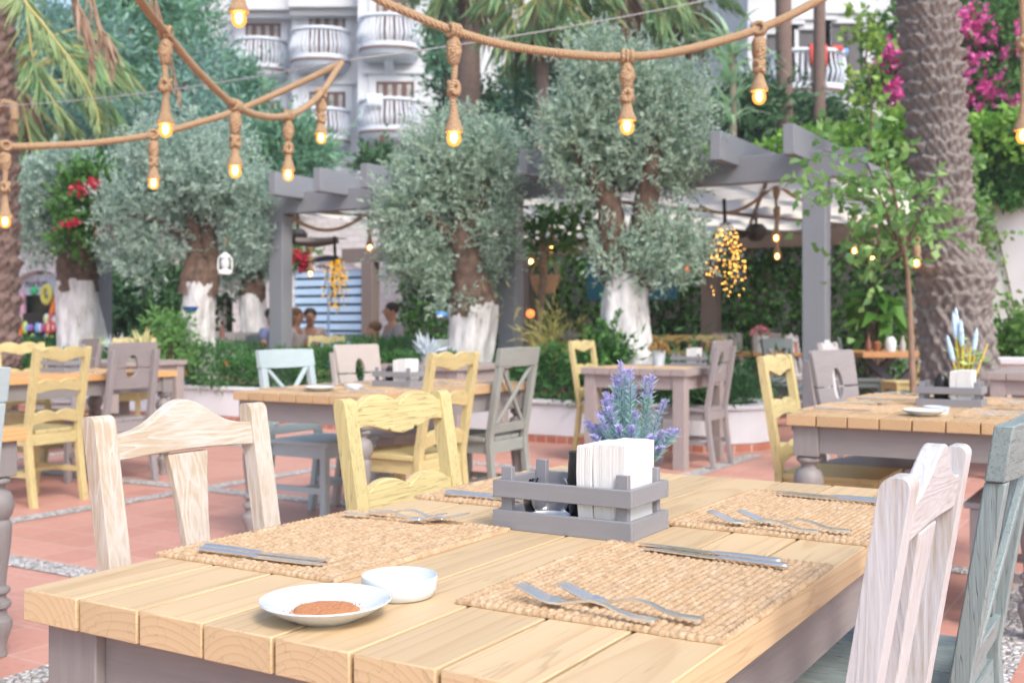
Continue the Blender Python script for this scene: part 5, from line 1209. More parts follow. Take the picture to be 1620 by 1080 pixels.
t = thing('hanging_basket', 'brown woven basket hanging by the brown back post', 'basket', at(862, 450, 14.2)); MB().lathe([(0, -.12), (.12, -.11), (.17, 0), (.2, .12), (.18, .12), (0, -.05)], 18).build('bowl', STRAW, t); MB().tube([(-.18, 0, .12), (0, 0, .5), (.18, 0, .12)], .012, 6).build('cord', ROPE, t)
# people ------------------------------------------------------------
HAIR = plain('dark_hair', (.03, .022, .018), .6, var=.3, scale=60); HAIRB = plain('brown_hair', (.16, .085, .04), .6, var=.2, scale=60)
def skinned(name, vs, es, rad, m_, parent, sub=2):
    me = bpy.data.meshes.new(name); me.from_pydata(vs, es, []); me.materials.append(m_); o = bpy.data.objects.new(name, me); col.objects.link(o); o.parent = parent
    md = o.modifiers.new('skin', 'SKIN'); md.use_smooth_shade = True
    sk = me.skin_vertices[0] if me.skin_vertices else None
    if sk is None:
        return o
    for i, r in enumerate(rad): sk.data[i].radius = (r, r) if not hasattr(r, '__len__') else r
    sk.data[0].use_root = True
    ss = o.modifiers.new('sub', 'SUBSURF'); ss.levels = sub; ss.render_levels = sub; return o
def person(label, p, rz, hair, shirt, k=1.0, look=0.0, longhair=False, bow=0.0):
    """seated on a chair seat at .45 m, facing local -y"""
    t = thing('person', label, 'person', p, rz); t.scale = (k, k, k)
    V_ = [(0, 0, .52), (0, .01, .68), (0, .0, .86), (0, -.01, .98), (0, -.02-bow*.3, 1.07), (0, -.035-bow*.6, 1.105), (0, -.045-bow, 1.155), (0, -.04-bow, 1.225), (0, -.035-bow, 1.285),
          (.16, .0, .97), (.22, -.03, .82), (.24, -.12, .70), (.17, -.30, .74), (.13, -.38, .765), (-.16, .0, .97), (-.22, -.03, .82), (-.24, -.12, .70), (-.17, -.30, .74), (-.13, -.38, .765),
          (.10, -.02, .50), (.13, -.40, .50), (.13, -.43, .28), (.13, -.42, .07), (.13, -.55, .04), (-.10, -.02, .50), (-.13, -.40, .50), (-.13, -.43, .28), (-.13, -.42, .07), (-.13, -.55, .04)]
    E_ = [(0, 1), (1, 2), (2, 3), (3, 4), (4, 5), (5, 6), (6, 7), (7, 8), (3, 9), (9, 10), (10, 11), (11, 12), (12, 13), (3, 14), (14, 15), (15, 16), (16, 17), (17, 18), (0, 19), (19, 20), (20, 21), (21, 22), (22, 23), (0, 24), (24, 25), (25, 26), (26, 27), (27, 28)]
    r_ = [(.14, .11), (.13, .10), (.15, .11), (.11, .085), .05, .055, (.07, .085), (.075, .092), (.05, .06), .055, .047, .04, .032, .03, .055, .047, .04, .032, .03, .085, .065, .052, .038, .035, .085, .065, .052, .038, .035]
    skinned('body', V_, E_, r_, SKIN, t)
    c = Vector((0, -.04-bow, 1.20)); fm = MB()
    fm.tube([c+Vector((0, -.088, .035)), c+Vector((0, -.108, -.005)), c+Vector((0, -.092, -.018))], [.008, .014, .012], 8)
    for s in (-1, 1): fm.ball(c+Vector((s*.078, .0, -.005)), (.010, .02, .03), 8, 6)
    fm.build('nose_and_ears', SKIN, t, smooth=80)
    em = MB()
    for s in (-1, 1): em.ball(c+Vector((s*.030, -.080, .02)), (.013, .008, .007), 8, 5)
    em.ball(c+Vector((0, -.083, -.05)), (.024, .008, .006), 8, 5); em.build('eyes_and_mouth', plain('dark_feature', (.09, .035, .03)), t, smooth=80)
    hm = MB().ball(c+Vector((0, .022, .046)), (.090, .092, .080), 16, 10)
    if longhair: hm.ball(c+Vector((0, .06, -.06)), (.08, .055, .13), 14, 9)
    hm.build('hair', hair, t, smooth=80)
    SV = [(0, .0, .54), (0, .01, .68), (0, .0, .86), (0, -.01, 1.015), (.15, .0, 1.0), (.215, -.02, .85), (-.15, .0, 1.0), (-.215, -.02, .85)]
    skinned('shirt', SV, [(0, 1), (1, 2), (2, 3), (3, 4), (4, 5), (3, 6), (6, 7)], [(.155, .125), (.145, .115), (.165, .125), (.115, .095), .07, .065, .07, .065], shirt, t)
    skinned('trousers', [(0, 0, .53), (.10, -.02, .50), (.13, -.40, .505), (.13, -.43, .28), (.13, -.425, .12), (-.10, -.02, .50), (-.13, -.40, .505), (-.13, -.43, .28), (-.13, -.425, .12)], [(0, 1), (1, 2), (2, 3), (3, 4), (0, 5), (5, 6), (6, 7), (7, 8)], [(.15, .13), .095, .075, .062, .055, .095, .075, .062, .055], plain('dark_trousers', (.05, .06, .09), .8), t)
    return t
GS = plain('grey_shirt', (.34, .33, .36), .85); WS = plain('white_shirt', (.66, .60, .60), .85); BS = plain('blue_shirt', (.20, .24, .42), .85); PS = plain('patterned_shirt', (.52, .42, .40), .85, var=.5, scale=25)
SEATS = [('person in a patterned shirt looking down, right of the left front post', 491, 15.6, R(8), dict(hair=HAIR, shirt=PS, bow=.05), 'dark chair of the person looking down by the blue shutter'),
    ('person in a white top seen sideways by the left front post', 466, 15.2, R(75), dict(hair=HAIRB, shirt=WS, longhair=True), 'dark chair of the person in white by the left post'),
    ('person in blue half hidden behind the left front post', 427, 15.8, R(70), dict(hair=HAIR, shirt=BS), 'dark chair of the person in blue behind the left post'),
    ('person in a grey shirt in profile facing left before the ivy', 623, 14.6, R(-62), dict(hair=HAIR, shirt=GS, k=1.05), 'dark chair of the person in grey before the ivy'),
    ('small brown haired person in grey beside the brown table', 596, 12.9, R(-100), dict(hair=HAIRB, shirt=GS, k=.86), 'dark chair of the small person in grey')]
for lb, px, d, rz, kw, cl_ in SEATS:
    p = at(px, 600, d).xy.to_3d(); person(lb, p, rz, **kw)
    o = make_chair('cross', TEAL, cl_, loc=p+Matrix.Rotation(rz, 3, 'Z') @ Vector((0, .17, 0)), rz=rz+math.pi, bev=0)

# ================================================================== PALMS
def palm_trunk_mat(name, c1, c2):
    m, nt, b = newmat(name); v = coords(nt, (14, 14, 14)); n = nd(nt, 'Noise', {'Vector': v, 'Scale': 1.0, 'Detail': 7.0, 'Roughness': .7}); n2 = nd(nt, 'Noise', {'Vector': coords(nt, (40, 40, 6)), 'Scale': 1.0, 'Detail': 4.0})
    cc = mixc(nt, n2.outputs[0], ramp(nt, n.outputs[0], [(.3, c1), (.7, c2)]), mulc(c2, .8))
    nt.links.new(cc, b.inputs['Base Color']); b.inputs['Roughness'].default_value = .95; bump(nt, b, n.outputs[0], .8, .02); return m
PALMB = palm_trunk_mat('palm_bark', (.125, .108, .10), (.31, .275, .262)); PALMD = palm_trunk_mat('dark_palm_bark', (.10, .065, .055), (.26, .18, .155))
def palm_trunk(t, ctr, rad, z0, z1, mat, rowh=.125, around=9, amp=.055, root=None, seed=0, nz=420, na=180):
    """trunk clad in staggered leaf bases; ctr(z) gives the axis, rad(z) the radius"""
    r_ = np.random.default_rng(seed)
    z = np.linspace(z0, z1, nz); a = np.linspace(0, 2*np.pi, na, endpoint=False); Z, A_ = np.meshgrid(z, a, indexing='ij')
    row = np.floor(Z/rowh+.25*np.sin(A_*2)*.3); fz = Z/rowh+.25*np.sin(A_*2)*.3-row
    ang = A_/(2*np.pi)*around+.5*(row % 2)+.15*np.sin(row*1.7); cell = np.floor(ang); fa = ang-cell
    rnd = r_.random((400, 64)); q = rnd[(row.astype(int)) % 400, (cell.astype(int) % around) % 64]
    w_ = np.clip(1-np.abs(fa-.5)*2, 0, 1)
    top_ = 1-.32*(1-w_**.8)                      # rounded upper rim of each pad
    lip = np.clip(fz/top_, 0, 1)**1.2*np.clip((top_-fz)/.07, 0, 1)**.7
    h = (lip*np.clip(w_*3.2, 0, 1)**.6)*(.7+.6*q)
    R0 = np.array([rad(zz) for zz in z])[:, None]
    rough = .014*np.sin(Z*61+A_*5)*np.sin(A_*17)+.006*r_.normal(size=Z.shape)
    if root:
        k = np.clip((root-Z)/.5, 0, 1); h = h*(1-.75*k)+k*(.5+.5*np.sin(A_*9+Z*6)*np.sin(Z*15+A_*3)+.35*np.sin(A_*23)*np.sin(Z*31))*.75
    fib = np.sin(A_*97+np.sin(Z*9)*2)*.5+np.sin(A_*41+Z*13)*.5; RR = R0+amp*h*(1+.05*fib)+rough*.8+.0025*fib+.003*np.sin(Z*37+A_*3)*np.sin(A_*29+Z*11)
    cx = np.array([ctr(zz)[0] for zz in z])[:, None]; cy = np.array([ctr(zz)[1] for zz in z])[:, None]
    co_ = np.stack([cx+RR*np.cos(A_), cy+RR*np.sin(A_), Z], -1).reshape(-1, 3)
    idx = np.arange(nz*na).reshape(nz, na); f = np.stack([idx[:-1], np.roll(idx[:-1], -1, 1), np.roll(idx[1:], -1, 1), idx[1:]], -1).reshape(-1, 4)
    me = bpy.data.meshes.new('trunk'); me.from_pydata(co_.tolist(), [], f.tolist()); me.shade_smooth(); me.materials.append(mat)
    o = bpy.data.objects.new('trunk', me); col.objects.link(o); o.parent = t; return o
FROND = leafmat('palm_leaflets', [(.10, .23, .10), (.17, .32, .14), (.28, .40, .18), (.36, .43, .18)], .35)
FRONDY = leafmat('yellowing_leaflets', [(.24, .34, .15), (.33, .41, .19), (.20, .32, .15)], .3); DRY = leafmat('dry_leaflets', [(.30, .20, .14), (.40, .28, .20), (.24, .15, .10)], .2)
RACH = plain('frond_stalk', (.42, .36, .13), .6); RACHD = plain('dry_stalk', (.30, .20, .14), .8)
def frond(t, pts, L, W, m_, rm, r=.018, n=90, droop=.9, spread=.6, name='frond'):
    pts = spline(pts, 14); K = len(pts); P, D, LL = [], [], []
    for i in range(n):
        f = (i+.5)/n; x = f*(K-1); k = min(int(x), K-2); p = pts[k].lerp(pts[k+1], x-k); d = (pts[k+1]-pts[k]).normalized()
        side = d.cross(Vector((0, 0, 1)));  side = side.normalized() if side.length > 1e-3 else Vector((1, 0, 0))
        for s in (-1, 1):
            P.append(p); D.append(tuple(side*s*spread+d*.65+Vector((0, 0, -droop*random.uniform(.6, 1.2)))+Vector((random.gauss(0, .12), random.gauss(0, .12), 0)))); LL.append(L*(.45+.75*math.sin(math.pi*min(1, f*.9+.12)))*random.uniform(.85, 1.1))
    o = leaf_mesh(name, [tuple(p) for p in P], D, LL, W, m_, t, curve=.12, mid=.35)
    MB().tube(pts, np.linspace(r, r*.25, K), 6).build('stalk', rm, o, smooth=80); return o
pp = at(1497, 600, 9.3); pp.z = 0; s = 9.3/F
zpx = lambda y: HC-(y-HY)*s
CT = [(0, 1466), (100, 1474), (200, 1482), (300, 1490), (390, 1496), (440, 1512), (500, 1508), (600, 1522), (720, 1530)]; RD = [(0, 40), (200, 40.5), (380, 41), (405, 48), (430, 57), (460, 52), (500, 46), (560, 50), (620, 58), (720, 66)]
ys = [c[0] for c in CT]; xs_ = [c[1] for c in CT]; yr = [c[0] for c in RD]; rr = [c[1] for c in RD]
tp = thing('palm_tree', 'big palm with a scaly trunk swelling into a gnarled foot at the right', 'palm tree', pp)
def ctr1(z):
    y = HY+(HC-z)/s
    x = np.interp(y, ys, xs_) if y > 0 else 1466+(y*.08); return ((x-1497)*s, 0)
def rad1(z): return float(np.interp(HY+(HC-z)/s, yr, rr))*s
palm_trunk(tp, ctr1, rad1, 0, 5.6, PALMB, rowh=.125, around=8, amp=.06, root=zpx(415), seed=4)
top1 = Vector((ctr1(5.6)[0], 0, 5.6))
for i in range(16):
    a = i*2.4; e = 1.0-.1*(i % 7); L_ = 3.0
    h = Vector((math.cos(a), math.sin(a), 0)); frond(tp, [top1, top1+h*.9+Vector((0, 0, .9*e)), top1+h*1.9+Vector((0, 0, 1.1*e-.2)), top1+h*2.8+Vector((0, 0, .5*e-.4))], .5, .035, FROND, RACH, n=50)
lp = at(-22, 600, 9.9); lp.z = 0; s2 = 9.9/F
tl = thing('palm_tree', 'palm trunk cut by the left edge with drooping leaves overhead', 'palm tree', lp)
palm_trunk(tl, lambda z: (.0+.02*math.sin(z*1.3), 0), lambda z: 42*s2, 0, 6.2, PALMD, rowh=.17, around=9, amp=.05, seed=9, nz=330, na=130)
tb = lambda x, y, d: at(x, y, d)-lp
frond(tl, [Vector((.1, 0, 6.1)), tb(-20, -330, 9.0), tb(20, -60, 8.6), tb(36, -4, 8.5), tb(68, 38, 8.5), tb(96, 75, 8.5), tb(124, 113, 8.5), tb(150, 165, 8.5), tb(158, 205, 8.5)], .34, .022, FRONDY, RACH, n=150, droop=.55, spread=.75)
frond(tl, [Vector((.1, 0, 6.0)), tb(40, -300, 9.6), tb(115, -20, 9.4), tb(140, 40, 9.4), tb(146, 118, 9.4)], .34, .03, DRY, RACHD, n=70, droop=1.3, spread=.12)
frond(tl, [Vector((.1, 0, 6.0)), tb(80, -330, 9.9), tb(150, 10, 9.9), tb(172, 60, 9.9), tb(177, 112, 9.9)], .32, .028, DRY, RACHD, n=60, droop=1.3, spread=.12)
frond(tl, [Vector((.1, 0, 6.0)), tb(120, -330, 10.4), tb(235, -30, 10.6), tb(265, 70, 10.7), tb(285, 160, 10.7)], .28, .026, DRY, RACHD, n=60, droop=1.3, spread=.10)
frond(tl, [Vector((.1, 0, 6.0)), tb(20, -250, 9.6), tb(50, 80, 9.8), tb(85, 160, 9.8), tb(125, 205, 9.9)], .40, .02, FROND, RACH, n=90, droop=.5, spread=.7)
for i in range(9):
    a = 1.9+i*.55; h = Vector((math.cos(a), math.sin(a), 0)); t0 = Vector((0, 0, 6.1)); frond(tl, [t0, t0+h*.8+Vector((0, 0, .8)), t0+h*1.8+Vector((0, 0, .9)), t0+h*2.6+Vector((0, 0, .4))], .45, .03, FROND, RACH, n=40)

# ================================================================== TERRACED SLOPE AND THE HOTEL
def slope():
    m = MB(); nu, nv = 26, 50
    for i in range(nu+1):
        for j in range(nv+1):
            u = 18.3+(46-18.3)*i/nu; v = -34+44*j/nv; f = min(1, (u-18.3)/12)
            m.v.append(tuple(uv(u, v, (3.1+2.6*f*f*(3-2*f))*(1 if v > -13 else .96)+.18*math.sin(u*1.3+v)*math.sin(v*.7))))
    m.f = [(i*(nv+1)+j, i*(nv+1)+j+1, (i+1)*(nv+1)+j+1, (i+1)*(nv+1)+j) for i in range(nu) for j in range(nv)]; m.m = [0]*len(m.f)
    e = []
    for j in range(nv): a = m.v[j]; b = m.v[j+1]; m.add([a, b, (b[0], b[1], 0), (a[0], a[1], 0)], [(0, 1, 2, 3)])
    return m
structure('hillside', slope(), plain('slope_soil', (.07, .075, .04), .95, var=.4, scale=2, bmp=.4), smooth=60)
HW = plain('hotel_white_render', (.60, .615, .65), .85, var=.05, scale=.6); HWIN = plain('window_glass', (.10, .09, .09), .12, var=.3, scale=1.5); HFR = plain('brown_window_frame', (.16, .07, .05), .6); CUR = plain('pale_curtain', (.40, .37, .35), .9, var=.3, scale=4); TRM = plain('balcony_trim', (.17, .10, .09), .7); BALW = plain('balcony_white', (.64, .69, .78), .6)
DL, DR = 42.0, 34.5      # distance of the left and right wings
ht = thing('hotel_building', 'white hotel with rounded balconies rising behind the trees', 'building', (0, DL, 0))
def hx(px, d=DL): return gx(px, d)
def hz(py, d=DL): return HC-(py-HY)/F*d
def hwin(x, z0, z1, w_, y, parent, panes=3, dark=False):
    f = MB(); f.box(x-w_/2, x+w_/2, y-.02, y+.05, z0, z0+.07); f.box(x-w_/2, x+w_/2, y-.02, y+.05, z1-.07, z1)
    for i in range(panes+1): xx = x-w_/2+w_*i/panes; f.box(max(x-w_/2, xx-.05), min(x+w_/2, xx+.05), y-.02, y+.05, z0+.071, z1-.071)
    fo = f.build('window_frame', HFR if not dark else DARKM, parent, smooth=0)
    g_ = MB(); g_.box(x-w_/2+.02, x+w_/2-.02, y+.03, y+.045, z0+.03, z1-.03); g_.build('glass', HWIN, fo)
    if not dark:
        c = MB(); 
        for i in range(panes): xx = x-w_/2+w_*(i+.5)/panes; c.box(xx-.10, xx+.06, y+.012, y+.026, z0+.09, z1-.09)
        c.build('curtain', CUR, fo)
def surround(x, z0, z1, w_, y, parent):
    m = MB(); m.box(x-w_/2-.28, x-w_/2-.001, y-.07, y-.001, z0, z1+.28); m.box(x+w_/2+.001, x+w_/2+.28, y-.07, y-.001, z0, z1+.28); m.box(x-w_/2, x+w_/2, y-.07, y-.001, z1+.001, z1+.28); m.box(x-w_/2-.45, x+w_/2+.45, y-.16, y-.002, z1+.281, z1+.40); m.build('window_surround', HW, parent)
def balcony(x, zs, w_, y, parent, n=20, proj=1.0, rail=1.02):
    """rounded slab on a swelling base with bellied balusters; zs = floor level"""
    b = MB(); K = 26
    def arcp(s_, r): a = math.pi*(1-s_); return (x+w_/2*r*math.cos(a), y-proj*r*math.sin(a)**.75 if math.sin(a) > 0 else y)
    def band(r0, z0, z1, mb, r1=None, cap=True):
        r1 = r1 or r0; lo = [arcp(i/K, r0)+(z0,) for i in range(K+1)]; hi = [arcp(i/K, r1)+(z1,) for i in range(K+1)]
        mb.add(lo+hi, [(i, i+1, K+2+i, K+1+i) for i in range(K)]+([tuple(range(K, -1, -1)), tuple(range(K+1, 2*K+2))] if cap else []))
    band(.78, zs-.62, zs-.42, b, .92); band(.92, zs-.42, zs-.26, b, 1.0); bo = b.build('balcony_base', BALW, parent, smooth=60)
    b = MB(); band(1.025, zs-.26, zs-.17, b); b.build('dark_band', TRM, bo, smooth=60); b = MB(); band(1.0, zs-.17, zs, b); b.build('slab', BALW, bo, smooth=60)
    b = MB()
    for i in range(1, n):
        q = arcp(i/n, .97); cx_, cy_ = q; nx_, ny_ = (cx_-x), (cy_-y); l = math.hypot(nx_, ny_) or 1; nx_, ny_ = nx_/l, ny_/l
        b.tube([(cx_, cy_, zs), (cx_+nx_*.05, cy_+ny_*.05, zs+.14), (cx_+nx_*.10, cy_+ny_*.10, zs+.32), (cx_+nx_*.02, cy_+ny_*.02, zs+.62), (cx_-nx_*.02, cy_-ny_*.02, zs+rail-.1)], [.038, .045, .055, .038, .034], 6, cap=False)
    b.build('balusters', BALW, bo, smooth=80)
    b = MB(); pts = [arcp(i/K, .97)+(zs+rail-.05,) for i in range(K+1)]; b.tube(pts, .075, 8); b.build('handrail', BALW, bo, smooth=80)
    b = MB(); b.prism([(y, zs-.62), (y-proj*.7, zs-.62), (y-proj*.45, zs-.85), (y, zs-1.15)], x-.16, x+.16, 'yz'); b.build('bracket', BALW, bo)
# three bays of the left wing, each stepping back; a receding link; the right wing comes forward
D2, D1 = 43.6, 45.0
e3a, e3b = hx(566), hx(689); e2a = hx(462, D2); e1a = hx(372, D1)
m = MB()
m.box(e3a, e3b, 0, 9, 0, 19); m.box(e2a, e3a-.001, D2-DL, 9, 0, 19); m.box(e1a, e2a-.001, D1-DL, 9, 0, 19); m.box(hx(240, D1), e1a-.001, D1-DL+.4, 9, 0, 17)
yR = DR-DL; xr0, xr1 = hx(1183, DR), hx(1480, DR)
m.box(e3b+.001, xr0-.001, 3.5, 9, 0, 19); m.box(xr0, xr1, yR, 9.5, 0, 19)
m.build('wall', HW, ht, smooth=0)
m = MB()
for xa_, xb_, y_, d_, py in ((e2a, e3a, D2-DL, D2, 20), (e1a, e2a, D1-DL, D1, 24)):
    zc_ = hz(py, d_); m.box(xa_+.01, xb_-.01, y_-.8, y_-.001, zc_, zc_+.6); m.box(xa_+.01, xb_-.01, y_-.5, y_-.002, zc_-.25, zc_-.002)
m.build('cornice', HW, ht)
for px, d_, w_, wof, rails in ((617, DL, 2.26, .2, (30, 160, 292)), (508, D2, 2.25, .25, (50, 175, 300)), (413, D1, 2.1, .1, (66, 188, 312))):
    y_ = d_-DL; x = hx(px, d_)
    for py in rails:
        zs = hz(py, d_)-1.06; wx = x+wof
        surround(wx, zs+.02, zs+1.78, 1.42, y_, ht); hwin(wx, zs+.02, zs+1.78, 1.42, y_-.04, ht, 4); balcony(x, zs, w_, y_-.002, ht)
zr = hz(86, DR); zs = zr-1.06; balcony(hx(1275, DR), zs, 2.35, yR-.002, ht)
for px, pyt, w_ in ((1230, 55, .72), (1278, 48, .85), (1339, 38, 1.0)):
    z1_ = hz(pyt, DR); surround(hx(px, DR), zs, z1_, w_, yR, ht); hwin(hx(px, DR), zs, z1_, w_, yR-.04, ht, 1 if w_ < 1 else 2, True); hwin(hx(px, DR), zs+3.1, zs+5.1, .85, yR-.04, ht, 1, True)
balcony(hx(1135), hz(28)-.1, 2.2, 3.49, ht)
TW = plain('red_towel', (.55, .07, .055), .95, var=.1, scale=12)
def towel(label, px, wpx, zt_, h_, m_, name='towel', d=DR, side=0.0):
    p = Vector((gx(px, d), d, zt_)); W = wpx*d/F; mb = MB(); n_ = 10
    for i in range(n_+1):
        x = -W/2+W*i/n_
        for y, z in ((-.80, .03-.35), (-.84, .03), (-.93, .085), (-1.04, .05), (-1.09-.01*math.sin(i*2), -h_*.5), (-1.10-.015*math.sin(i*2.2), -h_)): mb.v.append((x, (y+side)*(1-.10*(x/W)**2)-.02, z))
    mb.f = [(i*6+j, (i+1)*6+j, (i+1)*6+j+1, i*6+j+1) for i in range(n_) for j in range(5)]; mb.m = [0]*len(mb.f)
    o = mb.build(name, m_, smooth=80); sd_ = o.modifiers.new('thick', 'SOLIDIFY'); sd_.thickness = .015; o.location = p; return tag(o, label, 'towel')
towel('large red towel hung over the rail of the right hand balcony', 1280, 27, zr-.02, .62, TW); towel('folded red towel lying on the rail right of the large red towel', 1313, 17, zr, .10, TW, side=.25)
towel('blue and white towel at the right end of the same balcony rail', 1328, 10, zr-.02, .10, plain('blue_towel', (.16, .32, .70), .9), side=.5)
towel('white sheet hung over the lower left wing balcony', 598, 24, hz(160)-.02, .45, BALW, 'sheet', DL)
towel('blue towel on the lower balcony beside the small rope lamp', 488, 9, hz(175, D2)-.02, .45, plain('sky_towel', (.10, .34, .75), .9), d=D2, side=.25)

# ================================================================== TREES AND PLANTS ON THE SLOPE
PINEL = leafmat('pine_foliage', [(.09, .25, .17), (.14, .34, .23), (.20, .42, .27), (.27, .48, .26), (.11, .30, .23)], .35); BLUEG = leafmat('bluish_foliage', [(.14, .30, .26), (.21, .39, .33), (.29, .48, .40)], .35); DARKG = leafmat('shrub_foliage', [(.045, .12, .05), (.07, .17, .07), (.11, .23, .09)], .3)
def bigtree(label, px, py, d, rx, ry, m_, n, L=.22, W=.07, up=.35, lobes=14, zb=3.0, name='tree', cat='tree', grp='trees on the slope before the hotel'):
    c = at(px, py, d); s_ = d/F; t = thing(name, label, cat, Vector((c.x, c.y, zb)), 0, grp)
    RX, RZ = rx*s_, ry*s_; cz = c.z-zb; cl = []
    for i in range(lobes):
        a = random.uniform(0, 6.28); q = math.sqrt(random.random())*.8; zz = random.uniform(-.85, .85); k = math.sqrt(max(.05, 1-zz*zz*.8))
        cl.append((RX*q*math.cos(a)*k, RX*.8*q*math.sin(a)*k, cz+RZ*zz, RX*random.uniform(.28, .48), RX*random.uniform(.28, .48), RZ*random.uniform(.2, .36)))
    P, D = sprigs(cl, n//9, sl=L*2.6, per=9, up=up, shell=.5); leaf_mesh('crown', P, D, rng.uniform(.7, 1.3, len(P))*L, rng.uniform(.8, 1.2, len(P))*W, m_, t)
    m = MB(); m.tube([(0, 0, 0), (.1, 0, cz*.5), (-.05, .1, cz), (.1, 0, cz+RZ*.6)], [.16, .13, .09, .03], 8, wob=.1)
    for i in range(9): e = cl[i % len(cl)]; m.tube([(0, 0, cz-RZ*.3+.1*i), (e[0]*.6, e[1]*.6, e[2]-.15), e[:3]], [.06, .04, .015], 5)
    m.build('trunk', BARK, t); return t
bigtree('bushy pale green tree behind the drooping palm leaf at far left', 90, 150, 25, 120, 120, BLUEG, 11000, .26, .06)
bigtree('tall pine standing left of the high left rope lamp', 185, 60, 27, 110, 130, PINEL, 12000, .24, .05)
bigtree('tall dark pine behind the high left rope lamp', 258, 40, 30, 95, 130, PINEL, 12000, .24, .05)
bigtree('pine with yellow green tips in front of the far left balcony', 388, 205, 27, 52, 72, PINEL, 7000, .22, .05, up=.8)
bigtree('bluish tree behind the second olive crown', 270, 190, 24, 130, 90, BLUEG, 11000, .22, .06)
bigtree('dark tree before the hotel right above the left pergola rafters', 452, 262, 23, 58, 50, PINEL, 8000, .20, .05)
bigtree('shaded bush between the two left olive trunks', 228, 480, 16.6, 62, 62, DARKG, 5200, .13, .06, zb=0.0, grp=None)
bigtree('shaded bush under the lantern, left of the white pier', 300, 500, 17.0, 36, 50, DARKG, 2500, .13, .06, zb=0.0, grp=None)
bigtree('dense dark bush at far left behind the first olive crown', 60, 260, 22, 110, 70, BLUEG, 8000, .22, .06)
bigtree('low bush with orange flowers at the hotel foot', 604, 268, 24, 36, 16, DARKG, 1300, .16, .08, zb=2.6)
bigtree('dark shrub mass below the right hand balcony', 1275, 205, 27, 110, 34, DARKG, 8000, .2, .09)
bigtree('dark shrub left of the grey palm stem below the hotel', 1180, 205, 24, 55, 50, DARKG, 6000, .2, .09)
bigtree('dark bush at the foot of the hotel corner behind the olive crowns', 755, 215, 28, 50, 62, DARKG, 6000, .2, .09)
bigtree('ivy clad tree beside the hotel corner', 703, 90, 33, 16, 70, PINEL, 3000, .2, .09)
bigtree('green mass behind the tallest olive crown', 870, 190, 26, 70, 90, PINEL, 7000, .2, .08)
bigtree('dark leafy tree behind the bougainvillea at the upper right', 1570, 60, 21, 130, 110, DARKG, 10000, .18, .10)
bigtree('leafy tree between the hotel and the palm at the upper right', 1455, 60, 26, 50, 70, DARKG, 6000, .2, .10)
def fanpalm(label, px, ytop, d, trunkr, yb=300, n=22, L=1.9, m_=FROND, dry=6, zb=3.2, lean=0):
    c = at(px, ytop, d); t = thing('palm_tree', label, 'palm tree', Vector((c.x, c.y, zb)), 0, 'palms on the slope'); H = c.z-zb
    m = MB(); m.tube([(lean, 0, 0), (lean*.5, 0, H*.5), (0, 0, H)], [trunkr*1.15, trunkr, trunkr*.9], 16, wob=.06); m.build('trunk', PALMD, t, smooth=80)
    P, D, LL = [], [], []; st = MB()
    for i in range(n):
        a = i*2.4+random.uniform(-.3, .3); e = random.uniform(-.9, 1.0); h = Vector((math.cos(a)*math.cos(e), math.sin(a)*math.cos(e), math.sin(e)))
        o_ = Vector((0, 0, H)); p1 = o_+h*L*.45; p2 = p1+(h+Vector((0, 0, -.55))).normalized()*L*.35
        st.tube([o_, p1, p2], [.03, .02, .008], 5); side = h.cross(Vector((0, 0, 1))).normalized()
        for k in range(34):
            f = k/33; q = (p1-(p1-o_)*.15).lerp(p2, f); s_ = 1 if k % 2 else -1
            P.append(tuple(q)); D.append(tuple(side*s_*(.7-.3*f)+(p2-p1).normalized()*.6+Vector((0, 0, -.55-.35*random.random())))); LL.append(L*.42*random.uniform(.8, 1.15))
    o = leaf_mesh('crown', P, D, LL, .065, m_, t, curve=.15); st.build('stalks', RACH, o)
    if dry:
        n_ = dry*40; a = rng.random(n_)*6.28; P = np.stack([np.cos(a)*trunkr*1.1, np.sin(a)*trunkr*1.1, H-.1-rng.random(n_)*.9], 1); leaf_mesh('dry_skirt', P, np.stack([np.cos(a)*.5, np.sin(a)*.5, -np.ones(n_)], 1), rng.uniform(.5, 1.0, n_), .07, DRY, t)
    return t
fanpalm('fan palm with a thick reddish trunk right of the hotel corner', 742, -70, 26, .27, L=2.0, n=26)
fanpalm('fan palm with drooping fronds above the tallest olive crown', 858, -10, 24, .15, L=1.9, n=30, m_=FROND)
fanpalm('fan palm at the top centre left of the yucca', 985, -30, 25, .17, L=2.0, n=28)
fanpalm('fan palm with dark fronds above the yucca', 1085, 0, 27, .16, L=1.6, n=28, m_=FROND)
fanpalm('slim grey palm stem left of the red towel', 1236, -300, 24, .17, L=2.2, dry=0, lean=.1)
fanpalm('slim brown palm stem crossing the red towel balcony', 1298, -280, 26, .14, L=2.2, dry=0, lean=-.05)
fanpalm('low palm with spreading green fronds at far left', 20, 130, 20, .2, L=2.4, n=26, m_=FROND, zb=2.5)
